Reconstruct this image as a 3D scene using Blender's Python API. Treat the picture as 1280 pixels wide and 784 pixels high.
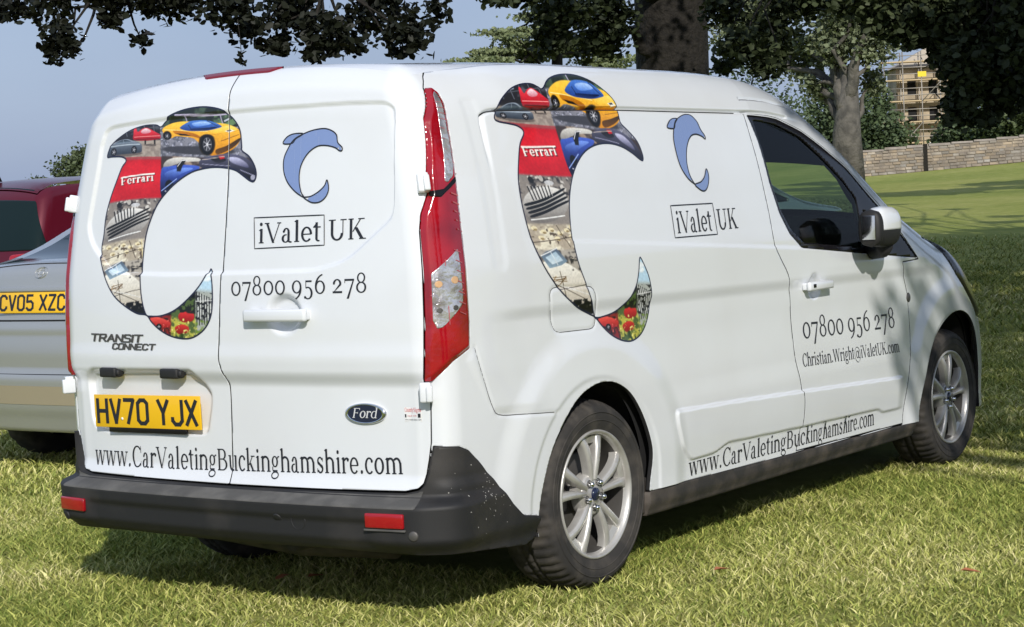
import bpy, bmesh, math, random
import numpy as np
from mathutils import Matrix, Vector
PI=math.pi; rnd=random.Random(7); rng=np.random.default_rng(7)
sc=bpy.context.scene
for o in list(bpy.data.objects): bpy.data.objects.remove(o)
# ---------------------------------------------------------------- camera, sky, sun, exposure
cam=bpy.data.cameras.new('camera'); co=bpy.data.objects.new('camera',cam); sc.collection.objects.link(co); sc.camera=co
r_=Vector((0.58377608,-0.81048368,-0.04818393)); u_=Vector((0.0728,-0.00685522,0.997323)); d_=Vector((0.80864432,0.58572111,-0.0550013))
co.matrix_world=Matrix(((r_.x,u_.x,-d_.x,-4.42110635),(r_.y,u_.y,-d_.y,-4.38560659),(r_.z,u_.z,-d_.z,1.30038169),(0,0,0,1)))
cam.sensor_width=36; cam.lens=2343.17493/1280*36; cam.clip_start=.1; cam.clip_end=6000
SUN=Vector((-1.27,-1.22,1.04)).normalized(); SEL=math.asin(SUN.z); SROT=math.atan2(SUN.x,SUN.y)
w=bpy.data.worlds.new('World'); sc.world=w; w.use_nodes=True; nt=w.node_tree; nt.nodes.clear()
N=nt.nodes.new; K=nt.links.new
out=N('ShaderNodeOutputWorld'); bg=N('ShaderNodeBackground'); sky=N('ShaderNodeTexSky'); sky.sky_type='NISHITA'; sky.sun_disc=False
sky.sun_elevation=SEL; sky.sun_rotation=SROT; sky.air_density=1.3; sky.dust_density=2.0
# grey-blue cloud sheet over the clear sky
tc=N('ShaderNodeTexCoord'); mp=N('ShaderNodeMapping'); mp.inputs['Scale'].default_value=(1.2,1.2,3.2); nz=N('ShaderNodeTexNoise'); nz.inputs['Scale'].default_value=1.6; nz.inputs['Detail'].default_value=7
K(tc.outputs['Generated'],mp.inputs[0]); K(mp.outputs[0],nz.inputs['Vector'])
cr=N('ShaderNodeValToRGB'); cr.color_ramp.elements[0].position=.3; cr.color_ramp.elements[0].color=(2.9,3.85,6.2,1); cr.color_ramp.elements[1].position=.72; cr.color_ramp.elements[1].color=(4.3,5.45,7.8,1)
K(nz.outputs['Fac'],cr.inputs[0]); mx=N('ShaderNodeMix'); mx.data_type='RGBA'; mx.inputs[0].default_value=.78
K(sky.outputs[0],mx.inputs[6]); K(cr.outputs[0],mx.inputs[7]); K(mx.outputs[2],bg.inputs[0]); bg.inputs[1].default_value=.095; K(bg.outputs[0],out.inputs[0])
sl=bpy.data.lights.new('sun','SUN'); sl.energy=3.6; sl.angle=math.radians(.6); sl.color=(1,.955,.88)
so=bpy.data.objects.new('sun',sl); sc.collection.objects.link(so); so.rotation_euler=(-SUN).to_track_quat('-Z','Y').to_euler(); so.location=(-6,-6,9)
sc.view_settings.view_transform='Standard'; sc.view_settings.look='None'; sc.view_settings.exposure=.10; sc.view_settings.gamma=1
# ---------------------------------------------------------------- materials
MATS={}
def mat(name,col,rough=.5,metal=0,spec=.5,coat=0,noise=None,bump=None,attr=False,trans=0,ior=1.45,alpha=1,sub=0):
    m=bpy.data.materials.new(name); m.use_nodes=True; t=m.node_tree; b=t.nodes['Principled BSDF']; MATS[name]=m
    b.inputs['Base Color'].default_value=(*col,1); b.inputs['Roughness'].default_value=rough; b.inputs['Metallic'].default_value=metal
    b.inputs['Specular IOR Level'].default_value=spec; b.inputs['Coat Weight'].default_value=coat; b.inputs['Coat Roughness'].default_value=.04; b.inputs['IOR'].default_value=ior
    b.inputs['Transmission Weight'].default_value=trans; b.inputs['Alpha'].default_value=alpha
    c=t.nodes.new('ShaderNodeTexCoord')
    src=None
    if attr:
        a=t.nodes.new('ShaderNodeAttribute'); a.attribute_name='Col'; src=a.outputs['Color']; t.links.new(src,b.inputs['Base Color'])
    if noise:   # (scale, col2, lo, hi[, detail])
        n=t.nodes.new('ShaderNodeTexNoise'); n.inputs['Scale'].default_value=noise[0]; n.inputs['Detail'].default_value=noise[4] if len(noise)>4 else 6
        r=t.nodes.new('ShaderNodeValToRGB'); r.color_ramp.elements[0].position=noise[2]; r.color_ramp.elements[1].position=noise[3]
        t.links.new(c.outputs['Object'],n.inputs['Vector']); t.links.new(n.outputs['Fac'],r.inputs[0])
        x=t.nodes.new('ShaderNodeMix'); x.data_type='RGBA'; t.links.new(r.outputs['Color'],x.inputs[0])
        if src: t.links.new(src,x.inputs[6])
        else: x.inputs[6].default_value=(*col,1)
        x.inputs[7].default_value=(*noise[1],1); t.links.new(x.outputs[2],b.inputs['Base Color'])
    if bump:    # (scale, strength, dist)
        n=t.nodes.new('ShaderNodeTexNoise'); n.inputs['Scale'].default_value=bump[0]; n.inputs['Detail'].default_value=5
        t.links.new(c.outputs['Object'],n.inputs['Vector']); q=t.nodes.new('ShaderNodeBump'); q.inputs['Strength'].default_value=bump[1]; q.inputs['Distance'].default_value=bump[2]
        t.links.new(n.outputs['Fac'],q.inputs['Height']); t.links.new(q.outputs[0],b.inputs['Normal'])
    return m
white=mat('white_paint',(.735,.76,.795),.27,coat=.9,noise=(2.3,(.695,.71,.735),.45,.85))
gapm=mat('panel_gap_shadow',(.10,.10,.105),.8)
splashm=mat('dried_splash',(.34,.33,.31),.8)
groovem=mat('groove_shade',(.03,.03,.032),.7)  # near-black colour for the shade inside the roof grooves
scriptm=mat('silver_script',(.62,.63,.65),.3)
blackp=mat('black_plastic',(.017,.017,.018),.60,noise=(5,(.045,.041,.038),.48,.80,10),bump=(380,.25,.002))
sillm=mat('dirty_sill',(.032,.030,.029),.7,noise=(9,(.095,.080,.068),.42,.7,12),bump=(90,.3,.003))
dirtm=mat('dusty_bumper_top',(.075,.073,.070),.7,noise=(11,(.15,.145,.135),.40,.80,14),bump=(120,.3,.002))
darkm=mat('dark_interior',(.010,.010,.011),.9)
trimm=mat('gloss_black_trim',(.010,.009,.011),.16,spec=.35)
carglass=mat('dark_car_glass',(.010,.020,.022),.05,spec=.12)
rubber=mat('tyre_rubber',(.032,.030,.029),.8,noise=(14,(.085,.075,.065),.45,.75,10),bump=(160,.2,.002))
alloy=mat('alloy_silver',(.56,.55,.53),.34,metal=.45,noise=(11,(.34,.32,.30),.5,.8,8))
alloyd=mat('alloy_dark',(.11,.105,.10),.5,metal=.5)
chrome=mat('chrome',(.75,.76,.78),.12,metal=1)
glass=mat('tinted_glass',(.47,.60,.49),.0,trans=1,ior=1.01,spec=.5,coat=.35)
redl=mat('red_lens',(.36,.004,.011),.10,coat=1,noise=(7,(.20,.002,.008),.42,.68,2),bump=(9,.25,.02))
redd=mat('dark_red_lens',(.19,.008,.016),.18,coat=.6)
ribm=mat('pink_reflector_rib',(.42,.10,.11),.3)
clearl=mat('clear_lens_reflector',(.74,.73,.74),.10,metal=.65,coat=1,noise=(13,(.24,.19,.20),.46,.72,3),bump=(24,.9,.012))
amber=mat('amber_bulb',(.62,.38,.20),.2,coat=.8)
inkm=mat('black_vinyl_ink',(.018,.020,.028),.4)
bluev=mat('blue_vinyl',(.20,.28,.53),.38,coat=.3)
printm=mat('printed_vinyl',(1,1,1),.38,coat=.25,attr=True)
whitev=mat('white_vinyl',(.80,.80,.80),.4)
platem=mat('yellow_plate',(.86,.50,.012),.35,coat=.4)
seatm=mat('seat_fabric',(.03,.03,.034),.9)
navy=mat('badge_navy',(.012,.018,.05),.15,coat=.8)
redv=mat('red_ink',(.55,.02,.03),.4)
# ---------------------------------------------------------------- objects
C=sc.collection
def tag(o,label=None,cat=None,group=None,kind=None):
    if label: o['label']=label
    if cat: o['category']=cat
    if group: o['group']=group
    if kind: o['kind']=kind
    return o
def thing(name,label,cat,loc=(0,0,0),rz=0,group=None):
    o=bpy.data.objects.new(name,None); C.objects.link(o); o.location=loc; o.rotation_euler=(0,0,rz); o.empty_display_size=.2
    return tag(o,label,cat,group)
def wmat(o):
    m=Matrix.Translation(o.location)@o.rotation_euler.to_matrix().to_4x4()
    return (wmat(o.parent)@m) if o.parent else m
def link(name,me,parent=None,loc=(0,0,0)):
    o=bpy.data.objects.new(name,me); C.objects.link(o); o.location=loc
    if parent: o.parent=parent
    return o
def build(name,V,Fc,m,parent=None,smooth=True,world=True,mi=None,origin=None,col=None,kind=None,label=None):
    """mesh from world-space verts; stored relative to the parent (world=True) """
    V=np.asarray(V,float).reshape(-1,3)
    loc=(0,0,0)
    if world and parent is not None:
        M=np.array(wmat(parent).inverted()); V=V@M[:3,:3].T+M[:3,3]
    if origin is not None: loc=tuple(origin); V=V-np.array(loc)
    me=bpy.data.meshes.new(name); me.from_pydata(V.tolist(),[],[tuple(int(i) for i in f) for f in Fc])
    ms=m if isinstance(m,(list,tuple)) else [m]
    for q in ms: me.materials.append(q)
    if mi is not None: me.polygons.foreach_set('material_index',np.asarray(mi,np.int32))
    if smooth: me.polygons.foreach_set('use_smooth',np.ones(len(me.polygons),bool))
    if col is not None:
        a=me.color_attributes.new('Col','FLOAT_COLOR','POINT'); c=np.ones((len(V),4),np.float32); c[:,:3]=col; a.data.foreach_set('color',c.ravel())
    me.update(); o=link(name,me,parent,loc)
    if kind: o['kind']=kind
    if label: o['label']=label
    return o
class MB:
    def __init__(s): s.v=[]; s.f=[]; s.m=[]
    def add(s,V,Fc,mi=0):
        b=len(s.v); s.v.extend([tuple(map(float,p)) for p in V]); s.f.extend([tuple(int(i)+b for i in f) for f in Fc]); s.m.extend([mi]*len(Fc)); return s
    def box(s,a,b,mi=0,M=None,bev=0):
        x0,y0,z0=a;x1,y1,z1=b
        if bev:
            e=bev; V=[];F_=[]
            bm=bmesh.new(); bmesh.ops.create_cube(bm,size=1)
            for v in bm.verts: v.co=Vector(((x0+x1)/2+v.co.x*(x1-x0),(y0+y1)/2+v.co.y*(y1-y0),(z0+z1)/2+v.co.z*(z1-z0)))
            bmesh.ops.bevel(bm,geom=bm.edges[:],offset=e,segments=2,profile=.6,affect='EDGES')
            bm.verts.index_update(); V=[v.co.copy() for v in bm.verts]; F_=[[v.index for v in f.verts] for f in bm.faces]; bm.free()
        else:
            V=[Vector(p) for p in ((x0,y0,z0),(x1,y0,z0),(x1,y1,z0),(x0,y1,z0),(x0,y0,z1),(x1,y0,z1),(x1,y1,z1),(x0,y1,z1))]
            F_=[(0,3,2,1),(4,5,6,7),(0,1,5,4),(1,2,6,5),(2,3,7,6),(3,0,4,7)]
        if M is not None: V=[M@p for p in V]
        return s.add(V,F_,mi)
    def tube(s,pts,rad,n=8,mi=0,cap=True):
        pts=[Vector(p) for p in pts]; R=[rad]*len(pts) if not hasattr(rad,'__len__') else rad
        V=[];F_=[]; prev=None
        for i,p in enumerate(pts):
            t=(pts[min(i+1,len(pts)-1)]-pts[max(i-1,0)]).normalized()
            a=Vector((0,0,1)) if abs(t.z)<.9 else Vector((1,0,0))
            if prev is not None: a=prev
            x=(a-t*a.dot(t)).normalized(); y=t.cross(x); prev=x
            for k in range(n):
                q=2*PI*k/n; V.append(p+(x*math.cos(q)+y*math.sin(q))*R[i])
        for i in range(len(pts)-1):
            for k in range(n):
                k2=(k+1)%n; F_.append((i*n+k,i*n+k2,(i+1)*n+k2,(i+1)*n+k))
        if cap: F_.append(tuple(reversed(range(n)))); F_.append(tuple((len(pts)-1)*n+k for k in range(n)))
        return s.add(V,F_,mi)
    def lathe(s,prof,n=64,mi=0,M=None,fn=None):   # prof [(r,y)], axis = y
        V=[];F_=[];m=len(prof)
        for k in range(n):
            a=2*PI*k/n
            for j,(r,y) in enumerate(prof):
                if fn: r,y=fn(k,j,r,y)
                p=Vector((r*math.cos(a),y,r*math.sin(a))); V.append(M@p if M is not None else p)
        for k in range(n):
            k2=(k+1)%n
            for j in range(m-1): F_.append((k*m+j,k2*m+j,k2*m+j+1,k*m+j+1))
        return s.add(V,F_,mi)
    def prism(s,poly,d0,d1,ax,mi=0):  # poly in the two other axes, extruded along ax
        def P(a,b,c): return {0:(c,a,b),1:(a,c,b),2:(a,b,c)}[ax]
        n=len(poly); V=[P(a,b,d0) for a,b in poly]+[P(a,b,d1) for a,b in poly]
        F_=[tuple(range(n)),tuple(range(2*n-1,n-1,-1))]+[(i,(i+1)%n,n+(i+1)%n,n+i) for i in range(n)]
        return s.add(V,F_,mi)
    def out(s,name,m,parent=None,**k):
        return build(name,s.v,s.f,m,parent,mi=s.m if any(s.m) else None,**k)
# ---------------------------------------------------------------- surfaces
def _ip(x,pts):
    a=np.array(pts,float)
    # smooth-ish: cosine-free cubic hermite (monotone-ish catmull)
    X,Y=a[:,0],a[:,1]; x=np.clip(x,X[0],X[-1]); i=np.clip(np.searchsorted(X,x)-1,0,len(X)-2)
    d=np.diff(Y)/np.diff(X); m=np.empty(len(X)); m[0]=d[0];m[-1]=d[-1]
    s=np.sign(d[1:])*np.sign(d[:-1]); h=np.diff(X)
    m[1:-1]=np.where(s>0,(h[:-1]+h[1:])/(h[1:]/np.where(d[:-1]==0,1,d[:-1])+h[:-1]/np.where(d[1:]==0,1,d[1:])),0)
    hh=h[i]; t=(x-X[i])/hh
    return Y[i]*(1+2*t)*(1-t)**2+m[i]*hh*t*(1-t)**2+Y[i+1]*t*t*(3-2*t)-m[i+1]*hh*t*t*(1-t)
class Van:
    wz=[(.1,.86),(.2,.88),(.3,.878),(.45,.886),(.65,.892),(.85,.893),(1.0,.890),(1.12,.889),(1.2,.882),(1.35,.864),(1.62,.808),(1.9,.74)]
    rz=[(0,0),(.9,0),(1.05,.004),(1.3,.026),(1.6,.062),(1.75,.085),(1.9,.11)]
    tz=[(-.2,1.80),(.3,1.815),(.9,1.838),(1.8,1.842),(2.25,1.828),(2.6,1.772),(2.9,1.66),(3.2,1.49),(3.5,1.305),(3.72,1.21),(3.85,1.165),(4.1,1.10),(4.4,.945),(4.6,.79),(4.75,.65),(4.9,.52)]
    rr=(.095,.095,.17,.16); crown=.055
    xr,xf=.16,4.40; YP=.70; L=4.82
    def W(s,x,z):
        w=_ip(z,s.wz); a=np.clip((x-3.5)/1.35,0,1.2); b=np.clip((.75-x)/.75,0,1)
        c=np.clip((x-2.2)/1.8,0,1)*np.clip((z-1.0)/.7,0,1)*.10
        return w-.20*a**2.4-(.04+.045*np.clip(z-1.0,0,1))*b**2-c
    def Rr(s,y,z): return .045*(np.abs(y)/.8)**2.6+_ip(z,s.rz)
    def Tt(s,x,y): return _ip(x,s.tz)-s.crown*(np.abs(y)/.8)**2*(1+.6*np.clip((x-2.6)/1.5,0,1))
    def Fr(s,y,z): return s.L-.16*(np.abs(y)/.8)**2.2-.15*np.clip((z-.50)/.4,0,2)**2-.06*np.clip((.4-z)/.3,0,1)
    def F(s,p):
        x,y,z=p[...,0],p[...,1],p[...,2]; r=s.rr
        d=[np.maximum((np.abs(y)-s.W(x,z))/r[0]+1,0),np.maximum((s.Rr(y,z)-x)/r[1]+1,0),np.maximum((z-s.Tt(x,y))/r[2]+1,0),np.maximum((x-s.Fr(y,z))/r[3]+1,0)]
        return np.sqrt(d[0]**2+d[1]**2+d[2]**2+d[3]**2)-1
    def yp(s,x): return s.YP-.22*np.clip((x-3.0)/1.4,0,1)
    def zp(s,x): return np.minimum(_ip(x,s.tz)-.22,1.60)
    rc=.17
    def guide(s,u,v):
        rc=s.rc; A=rc*PI/2; um=s.xr-A-s.YP; mir=u<um; u=np.where(mir,2*um-u,u)
        a=np.clip((s.xr-u)/rc,0,PI/2); b=np.clip((u-s.xf)/rc,0,PI/2)
        ex=np.maximum(s.xr-A-u,0); fx=np.maximum(u-s.xf-A,0)
        px=np.clip(u,s.xr,s.xf); py=-(s.yp(px)-ex-fx)
        an=b-a; hx,hy=np.sin(an),-np.cos(an)
        zq=s.zp(px); e=np.clip((v-zq)/rc,0,PI/2)
        o=np.stack([px,py,np.minimum(v,zq)],-1)
        d=np.stack([hx*np.cos(e),hy*np.cos(e),np.sin(e)],-1)
        sg=np.where(mir,-1.,1.); o[...,1]*=sg; d[...,1]*=sg
        return o,d
    def cast(s,o,d,tmax=1.3,n=26):
        lo=np.zeros(o.shape[:-1]); hi=lo+tmax
        for _ in range(n):
            m=(lo+hi)/2; ins=s.F(o+d*m[...,None])<0
            lo=np.where(ins,m,lo); hi=np.where(ins,hi,m)
        return (lo+hi)/2
    def P(s,u,v,disp=None):
        o,d=s.guide(u,v); t=s.cast(o,d)
        if disp is not None: t=t+disp(u,v)
        return o+d*t[...,None]
    def roof(s,x,q):
        y=q*s.yp(x); o=np.stack([x,y,s.zp(x)],-1); d=np.zeros_like(o); d[...,2]=1
        t=s.cast(o,d,.6); return o+d*t[...,None]
    def uv(s,p):  # 3d point on surface -> (u,v); y<0 side
        x,y,z=p; rc=s.rc;A=rc*PI/2
        for px in [min(max(x,s.xr),s.xf)]:
            yp=float(s.yp(np.array(px))); zq=float(s.zp(np.array(px)))
        if x<s.xr and abs(y)<yp: u=s.xr-A-(yp-abs(y)); hd=s.xr-x
        elif x<s.xr: u=s.xr-rc*np.arctan2(s.xr-x,abs(y)-yp); hd=np.hypot(s.xr-x,abs(y)-yp)
        elif x>s.xf and abs(y)<yp: u=s.xf+A+(yp-abs(y)); hd=x-s.xf
        elif x>s.xf: u=s.xf+rc*np.arctan2(x-s.xf,abs(y)-yp); hd=np.hypot(x-s.xf,abs(y)-yp)
        else: u=x; hd=abs(y)-yp
        v=z if z<=zq else zq+rc*np.arctan2(z-zq,hd)
        if y>0: u=2*(s.xr-A-s.YP)-u
        return (u,v)
def sstep(x,a,b):
    t=np.clip((x-a)/(b-a),0,1); return t*t*(3-2*t)
def pdist(x,y,pts,closed=False):
    P=np.array(pts,float); Q=np.roll(P,-1,0) if closed else P[1:]; P=P if closed else P[:-1]
    d=np.full(x.shape,9.)
    for (a,b),(c,e) in zip(P,Q):
        dx,dy=c-a,e-b; L=dx*dx+dy*dy+1e-12; t=np.clip(((x-a)*dx+(y-b)*dy)/L,0,1)
        d=np.minimum(d,(x-a-t*dx)**2+(y-b-t*dy)**2)
    return np.sqrt(d)
def sdf(x,y,poly):     # negative inside
    P=np.array(poly,float); mn=P.min(0)-.06; mxx=P.max(0)+.06
    sel=(x>mn[0])&(x<mxx[0])&(y>mn[1])&(y<mxx[1]); r=np.full(x.shape,.06)
    if not sel.any(): return r
    xx,yy=x[sel],y[sel]; d=pdist(xx,yy,poly,True); ins=np.zeros(xx.shape,bool); Q=np.roll(P,-1,0)
    for (a,b),(c,e) in zip(P,Q):
        if b==e: continue
        k=((b>yy)!=(e>yy))&(xx<(c-a)*(yy-b)/(e-b)+a); ins^=k
    r[sel]=np.where(ins,-d,d); return r
def smooth(pts,n=6,closed=True):     # catmull-rom
    P=np.array(pts,float); m=len(P); o=[]
    for i in range(m if closed else m-1):
        p0,p1,p2,p3=[P[(i+k)%m] if closed else P[min(max(i+k,0),m-1)] for k in (-1,0,1,2)]
        for j in range(n):
            t=j/n; o.append(.5*((2*p1)+(-p0+p2)*t+(2*p0-5*p1+4*p2-p3)*t*t+(-p0+3*p1-3*p2+p3)*t**3))
    if not closed: o.append(P[-1])
    return [tuple(p) for p in o]
def rounded(pts,r=.02,n=4):
    P=[np.array(p,float) for p in pts]; o=[]; m=len(P)
    for i in range(m):
        a,b,c=P[i-1],P[i],P[(i+1)%m]; la,lc=np.linalg.norm(a-b),np.linalg.norm(c-b); q=min(r,la*.45,lc*.45)
        s=b+(a-b)/la*q; e=b+(c-b)/lc*q
        for j in range(n+1):
            t=j/n; o.append(tuple((1-t)**2*s+2*t*(1-t)*b+t*t*e))
    return o
def clipgrid(u0,u1,v0,v1,du,dv,fn):
    """grid cells where fn(u,v)<0, cut exactly at the zero line -> uv verts, faces, boundary edges"""
    us=np.linspace(u0,u1,max(2,int(round((u1-u0)/du))+1)); vs=np.linspace(v0,v1,max(2,int(round((v1-v0)/dv))+1))
    U,W=np.meshgrid(us,vs,indexing='ij'); S=fn(U.ravel(),W.ravel()).reshape(U.shape); S=np.where(np.abs(S)<1e-7,1e-7,S)
    box=np.maximum.reduce([u0-U,U-u1,v0-W,W-v1]); 
    ins=S<0; nu,nv=U.shape
    idx=-np.ones((nu,nv),int); idx[ins]=np.arange(ins.sum()); UV=[np.stack([U[ins],W[ins]],1)]; nxt=int(ins.sum()); ex=[]; cache={}
    full=ins[:-1,:-1]&ins[1:,:-1]&ins[1:,1:]&ins[:-1,1:]
    a,b,c,d=idx[:-1,:-1][full],idx[1:,:-1][full],idx[1:,1:][full],idx[:-1,1:][full]
    F_=np.stack([a,b,c,d],1).tolist()
    anyi=(ins[:-1,:-1]|ins[1:,:-1]|ins[1:,1:]|ins[:-1,1:])&~full
    E=[]
    def cross(p,q):
        nonlocal nxt
        k=(p,q) if p<q else (q,p)
        if k not in cache:
            s0,s1=S[k[0]],S[k[1]]; t=s0/(s0-s1); ex.append((us[k[0][0]]*(1-t)+us[k[1][0]]*t,vs[k[0][1]]*(1-t)+vs[k[1][1]]*t)); cache[k]=nxt; nxt+=1
        return cache[k]
    for i,j in zip(*np.nonzero(anyi)):
        i=int(i);j=int(j)
        for tri in (((i,j),(i+1,j),(i+1,j+1)),((i,j),(i+1,j+1),(i,j+1))):
            poly=[];cr_=[]
            for k in range(3):
                p,q=tri[k],tri[(k+1)%3]
                if ins[p]: poly.append(int(idx[p]))
                if ins[p]!=ins[q]: c_=cross(p,q); poly.append(c_); cr_.append((len(poly)-1,c_,ins[p]))
            if len(poly)>=3: F_.append(poly)
            if len(cr_)==2:
                e=[x for x in cr_ if x[2]][0][1]; g=[x for x in cr_ if not x[2]][0][1]; E.append((e,g))
    UV.append(np.array(ex).reshape(-1,2)); return np.concatenate(UV),F_,E
def panel(name,S,fn,box,du,m,parent,disp=None,flange=.014,mirror=False,lift=0,col=None,smoothf=True,dv=None,both=False,seal=None,**kw):
    mi_=None
    uv,F_,E=clipgrid(box[0],box[1],box[2],box[3],du,dv or du,fn)
    u,v=uv[:,0],uv[:,1]; o,d=S.guide(u,v); t=S.cast(o,d,.55,17)+lift
    if disp is not None: t=t+disp(u,v)
    P=o+d*t[:,None]
    if flange and E:
        e=np.array(E); un=np.unique(e); mp_={int(k):len(P)+i for i,k in enumerate(un)}
        Q=P[un]-d[un]*flange; P=np.concatenate([P,Q]); nf=len(F_); F_=F_+[(g,a,mp_[a],mp_[g]) for a,g in E]
        if seal: mi_=[0]*nf+[1]*len(E); m=[m,seal]
        if col is not None: col=None
    c=None
    if col is not None: c=col(u,v)
    res=[]
    if not mirror or both: res.append(build(name,P+getattr(S,'org',0),F_,m,parent,smooth=smoothf,col=c,mi=mi_,**kw))
    if mirror or both:
        P2=P*[1,-1,1]; res.append(build(name,P2+getattr(S,'org',0),[tuple(reversed(f)) for f in F_],m,parent,smooth=smoothf,col=c,mi=mi_,**kw))
    return res[0] if len(res)==1 else res
# ================================================================= lettering
H=.50; CP=.70; AS=.755; DS=-.215; TK=.106; TN=.050
def ring(cx,cy,rx,ry,a0,a1,tx=TK,ty=TN,n=18):
    o=[];i=[]
    for k in range(n+1):
        a=math.radians(a0+(a1-a0)*k/n); c,s_=math.cos(a),math.sin(a)
        o.append((cx+rx*c,cy+ry*s_)); i.append((cx+(rx-tx)*c,cy+(ry-ty)*s_))
    return [[o[k],o[k+1],i[k+1],i[k]] for k in range(n)]
def rc(x0,y0,x1,y1): return [[(x0,y0),(x1,y0),(x1,y1),(x0,y1)]]
def dg(x0,y0,x1,y1,w): return [[(x0,y0),(x0+w,y0),(x1+w,y1),(x1,y1)]]
def dot(cx,cy,r): return [[(cx+r*math.cos(a*PI/5),cy+r*math.sin(a*PI/5)) for a in range(10)]]
def stem(x,y0,y1,w=TK,top='f',bot=1):
    g=rc(x,y0,x+w,y1)
    if bot: g+=rc(x-.05,y0,x+w+.05,y0+.034)
    if top=='f': g+=[[(x-.055,y1-.05),(x,y1-.075),(x+w*.6,y1),(x+w*.3,y1)]]
    if top=='s': g+=rc(x-.05,y1-.034,x+w+.05,y1)
    return g
def arch(x,w,r): # n-arch from a stem at x, to a stem at x+w
    return ring(x+w/2+.03,H-.17,w/2+.045,.18,0,140,TK*.9,TN*1.3,12)
def diagV(x,w,h,sx=1):
    m=x+w/2
    return dg(m-.02,0,x+.05,h,.095)[:1]+dg(m-.005,0,x+w-.075,h,.038)+rc(x,h-.034,x+.20,h)+rc(x+w-.16,h-.034,x+w+.01,h)
GL={}
def G(ch,adv,polys): GL[ch]=(adv,polys)
G('o',.54,ring(.27,.25,.235,.26,0,360,n=28)); G('0',.60,ring(.30,.26,.255,.275,0,360,.088,n=28))
G('e',.49,ring(.255,.25,.22,.26,0,320,.095,n=26)+rc(.10,.235,.44,.27))
G('c',.46,ring(.25,.25,.22,.26,48,315,.098,n=24)+dot(.375,.395,.055))
G('a',.50,rc(.27,.06,.365,.36)+ring(.225,.345,.14,.155,0,160,.092,.04,12)+ring(.20,.135,.165,.145,70,330,.095,.035,14)+dot(.12,.375,.045)+ring(.40,.07,.12,.085,180,300,.06,.05,8))
G('i',.29,stem(.10,0,H)+dot(.145,.66,.062)); G('l',.29,stem(.10,0,AS)); 
G('r',.41,stem(.08,0,H)+ring(.30,.33,.16,.17,40,150,.06,.06,8)+dot(.355,.425,.055))
G('n',.59,stem(.08,0,H)+arch(.09,.34,1)+stem(.41,0,H-.15,top=''))
G('m',.88,stem(.08,0,H)+arch(.09,.31,1)+stem(.385,0,H-.15,top='')+arch(.39,.31,1)+stem(.69,0,H-.15,top=''))
G('h',.58,stem(.08,0,AS)+arch(.09,.34,1)+stem(.41,0,H-.15,top=''))
G('k',.55,stem(.08,0,AS)+dg(.16,.20,.38,H,.05)+dg(.38,0,.20,.27,.105)+rc(.30,H-.034,.52,H)+rc(.32,0,.56,.034))
G('t',.35,rc(.11,.08,.205,.64)+rc(.02,H-.04,.32,H)+ring(.235,.10,.125,.11,180,300,.09,.045,10)+[[(.02,H-.02),(.11,H-.02),(.19,.64),(.16,.64)]])
G('g',.51,ring(.23,.33,.175,.18,0,360,.09,.035,22)+ring(.24,-.10,.21,.12,0,360,.055,.04,22)+rc(.12,.0,.36,.06)+ring(.14,.10,.08,.09,110,270,.05,.03,8)+ring(.44,.42,.08,.09,50,170,.05,.04,6))
G('u',.58,rc(.08,.14,.178,H)+rc(.03,H-.034,.13,H)+ring(.275,.17,.195,.18,180,300,TK,.06,12)+rc(.41,.0,.508,H)+rc(.36,H-.034,.46,H)+rc(.45,0,.56,.034))
G('s',.43,ring(.215,.365,.15,.145,20,230,.075,.045,14)+ring(.215,.14,.16,.15,-160,60,.08,.05,14)+[[(.09,.30),(.15,.36),(.36,.20),(.30,.14)]]+rc(.335,.36,.365,.48)+rc(.055,.02,.085,.15))
G('b',.55,rc(.08,0,.175,AS)+rc(.03,AS-.04,.1,AS)+ring(.28,.25,.22,.26,-130,130,.098,.04,20))
G('d',.56,rc(.39,0,.485,AS)+rc(.33,AS-.04,.41,AS)+rc(.45,0,.55,.034)+ring(.28,.25,.23,.26,50,310,.098,.04,20))
G('f',.34,stem(.10,0,.62,top='')+rc(.02,H-.036,.32,H)+ring(.25,.60,.15,.155,60,180,.095,.045,10)+dot(.33,.70,.05))
G('y',.52,dg(.23,0,.05,H,.095)+dg(.14,-.17,.42,H,.04)+rc(0,H-.034,.2,H)+rc(.34,H-.034,.52,H)+dot(.12,-.155,.055))
G('w',.76,dg(.19,0,.045,H,.092)+dg(.215,0,.345,H-.02,.036)+dg(.50,0,.345,H,.092)+dg(.53,0,.67,H,.036)+rc(0,H-.034,.19,H)+rc(.29,H-.034,.46,H)+rc(.60,H-.034,.77,H))
G('.',.27,dot(.13,.055,.062)); G(' ',.26,[]); G(',',.25,dot(.13,.05,.06))
G('C',.66,ring(.37,.35,.325,.365,42,318,.105,.042,30)+rc(.585,.47,.615,.70)+rc(.585,.02,.605,.2))
G('V',.68,diagV(.0,.68,CP)); 
G('W',1.02,dg(.26,0,.05,CP,.10)+dg(.285,0,.47,CP-.02,.038)+dg(.68,0,.47,CP,.10)+dg(.71,0,.91,CP,.038)+rc(0,CP-.034,.22,CP)+rc(.42,CP-.034,.6,CP)+rc(.84,CP-.034,1.02,CP))
G('U',.74,rc(.11,.22,.21,CP)+rc(.03,CP-.034,.3,CP)+ring(.355,.235,.245,.25,180,360,.10,.055,20)+rc(.565,.22,.60,CP)+rc(.48,CP-.034,.72,CP))
G('K',.70,stem(.10,0,CP,.10,top='s')+dg(.20,.26,.50,CP,.045)+dg(.52,0,.27,.40,.125)+rc(.42,CP-.034,.66,CP)+rc(.46,0,.72,.034))
G('B',.66,stem(.10,0,CP,.10,top='s')+ring(.34,.525,.21,.175,-90,90,.10,.036,16)+ring(.35,.19,.255,.19,-90,90,.105,.036,16)+rc(.2,CP-.036,.35,CP)+rc(.2,.35,.36,.386)+rc(.2,0,.36,.036))
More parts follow.
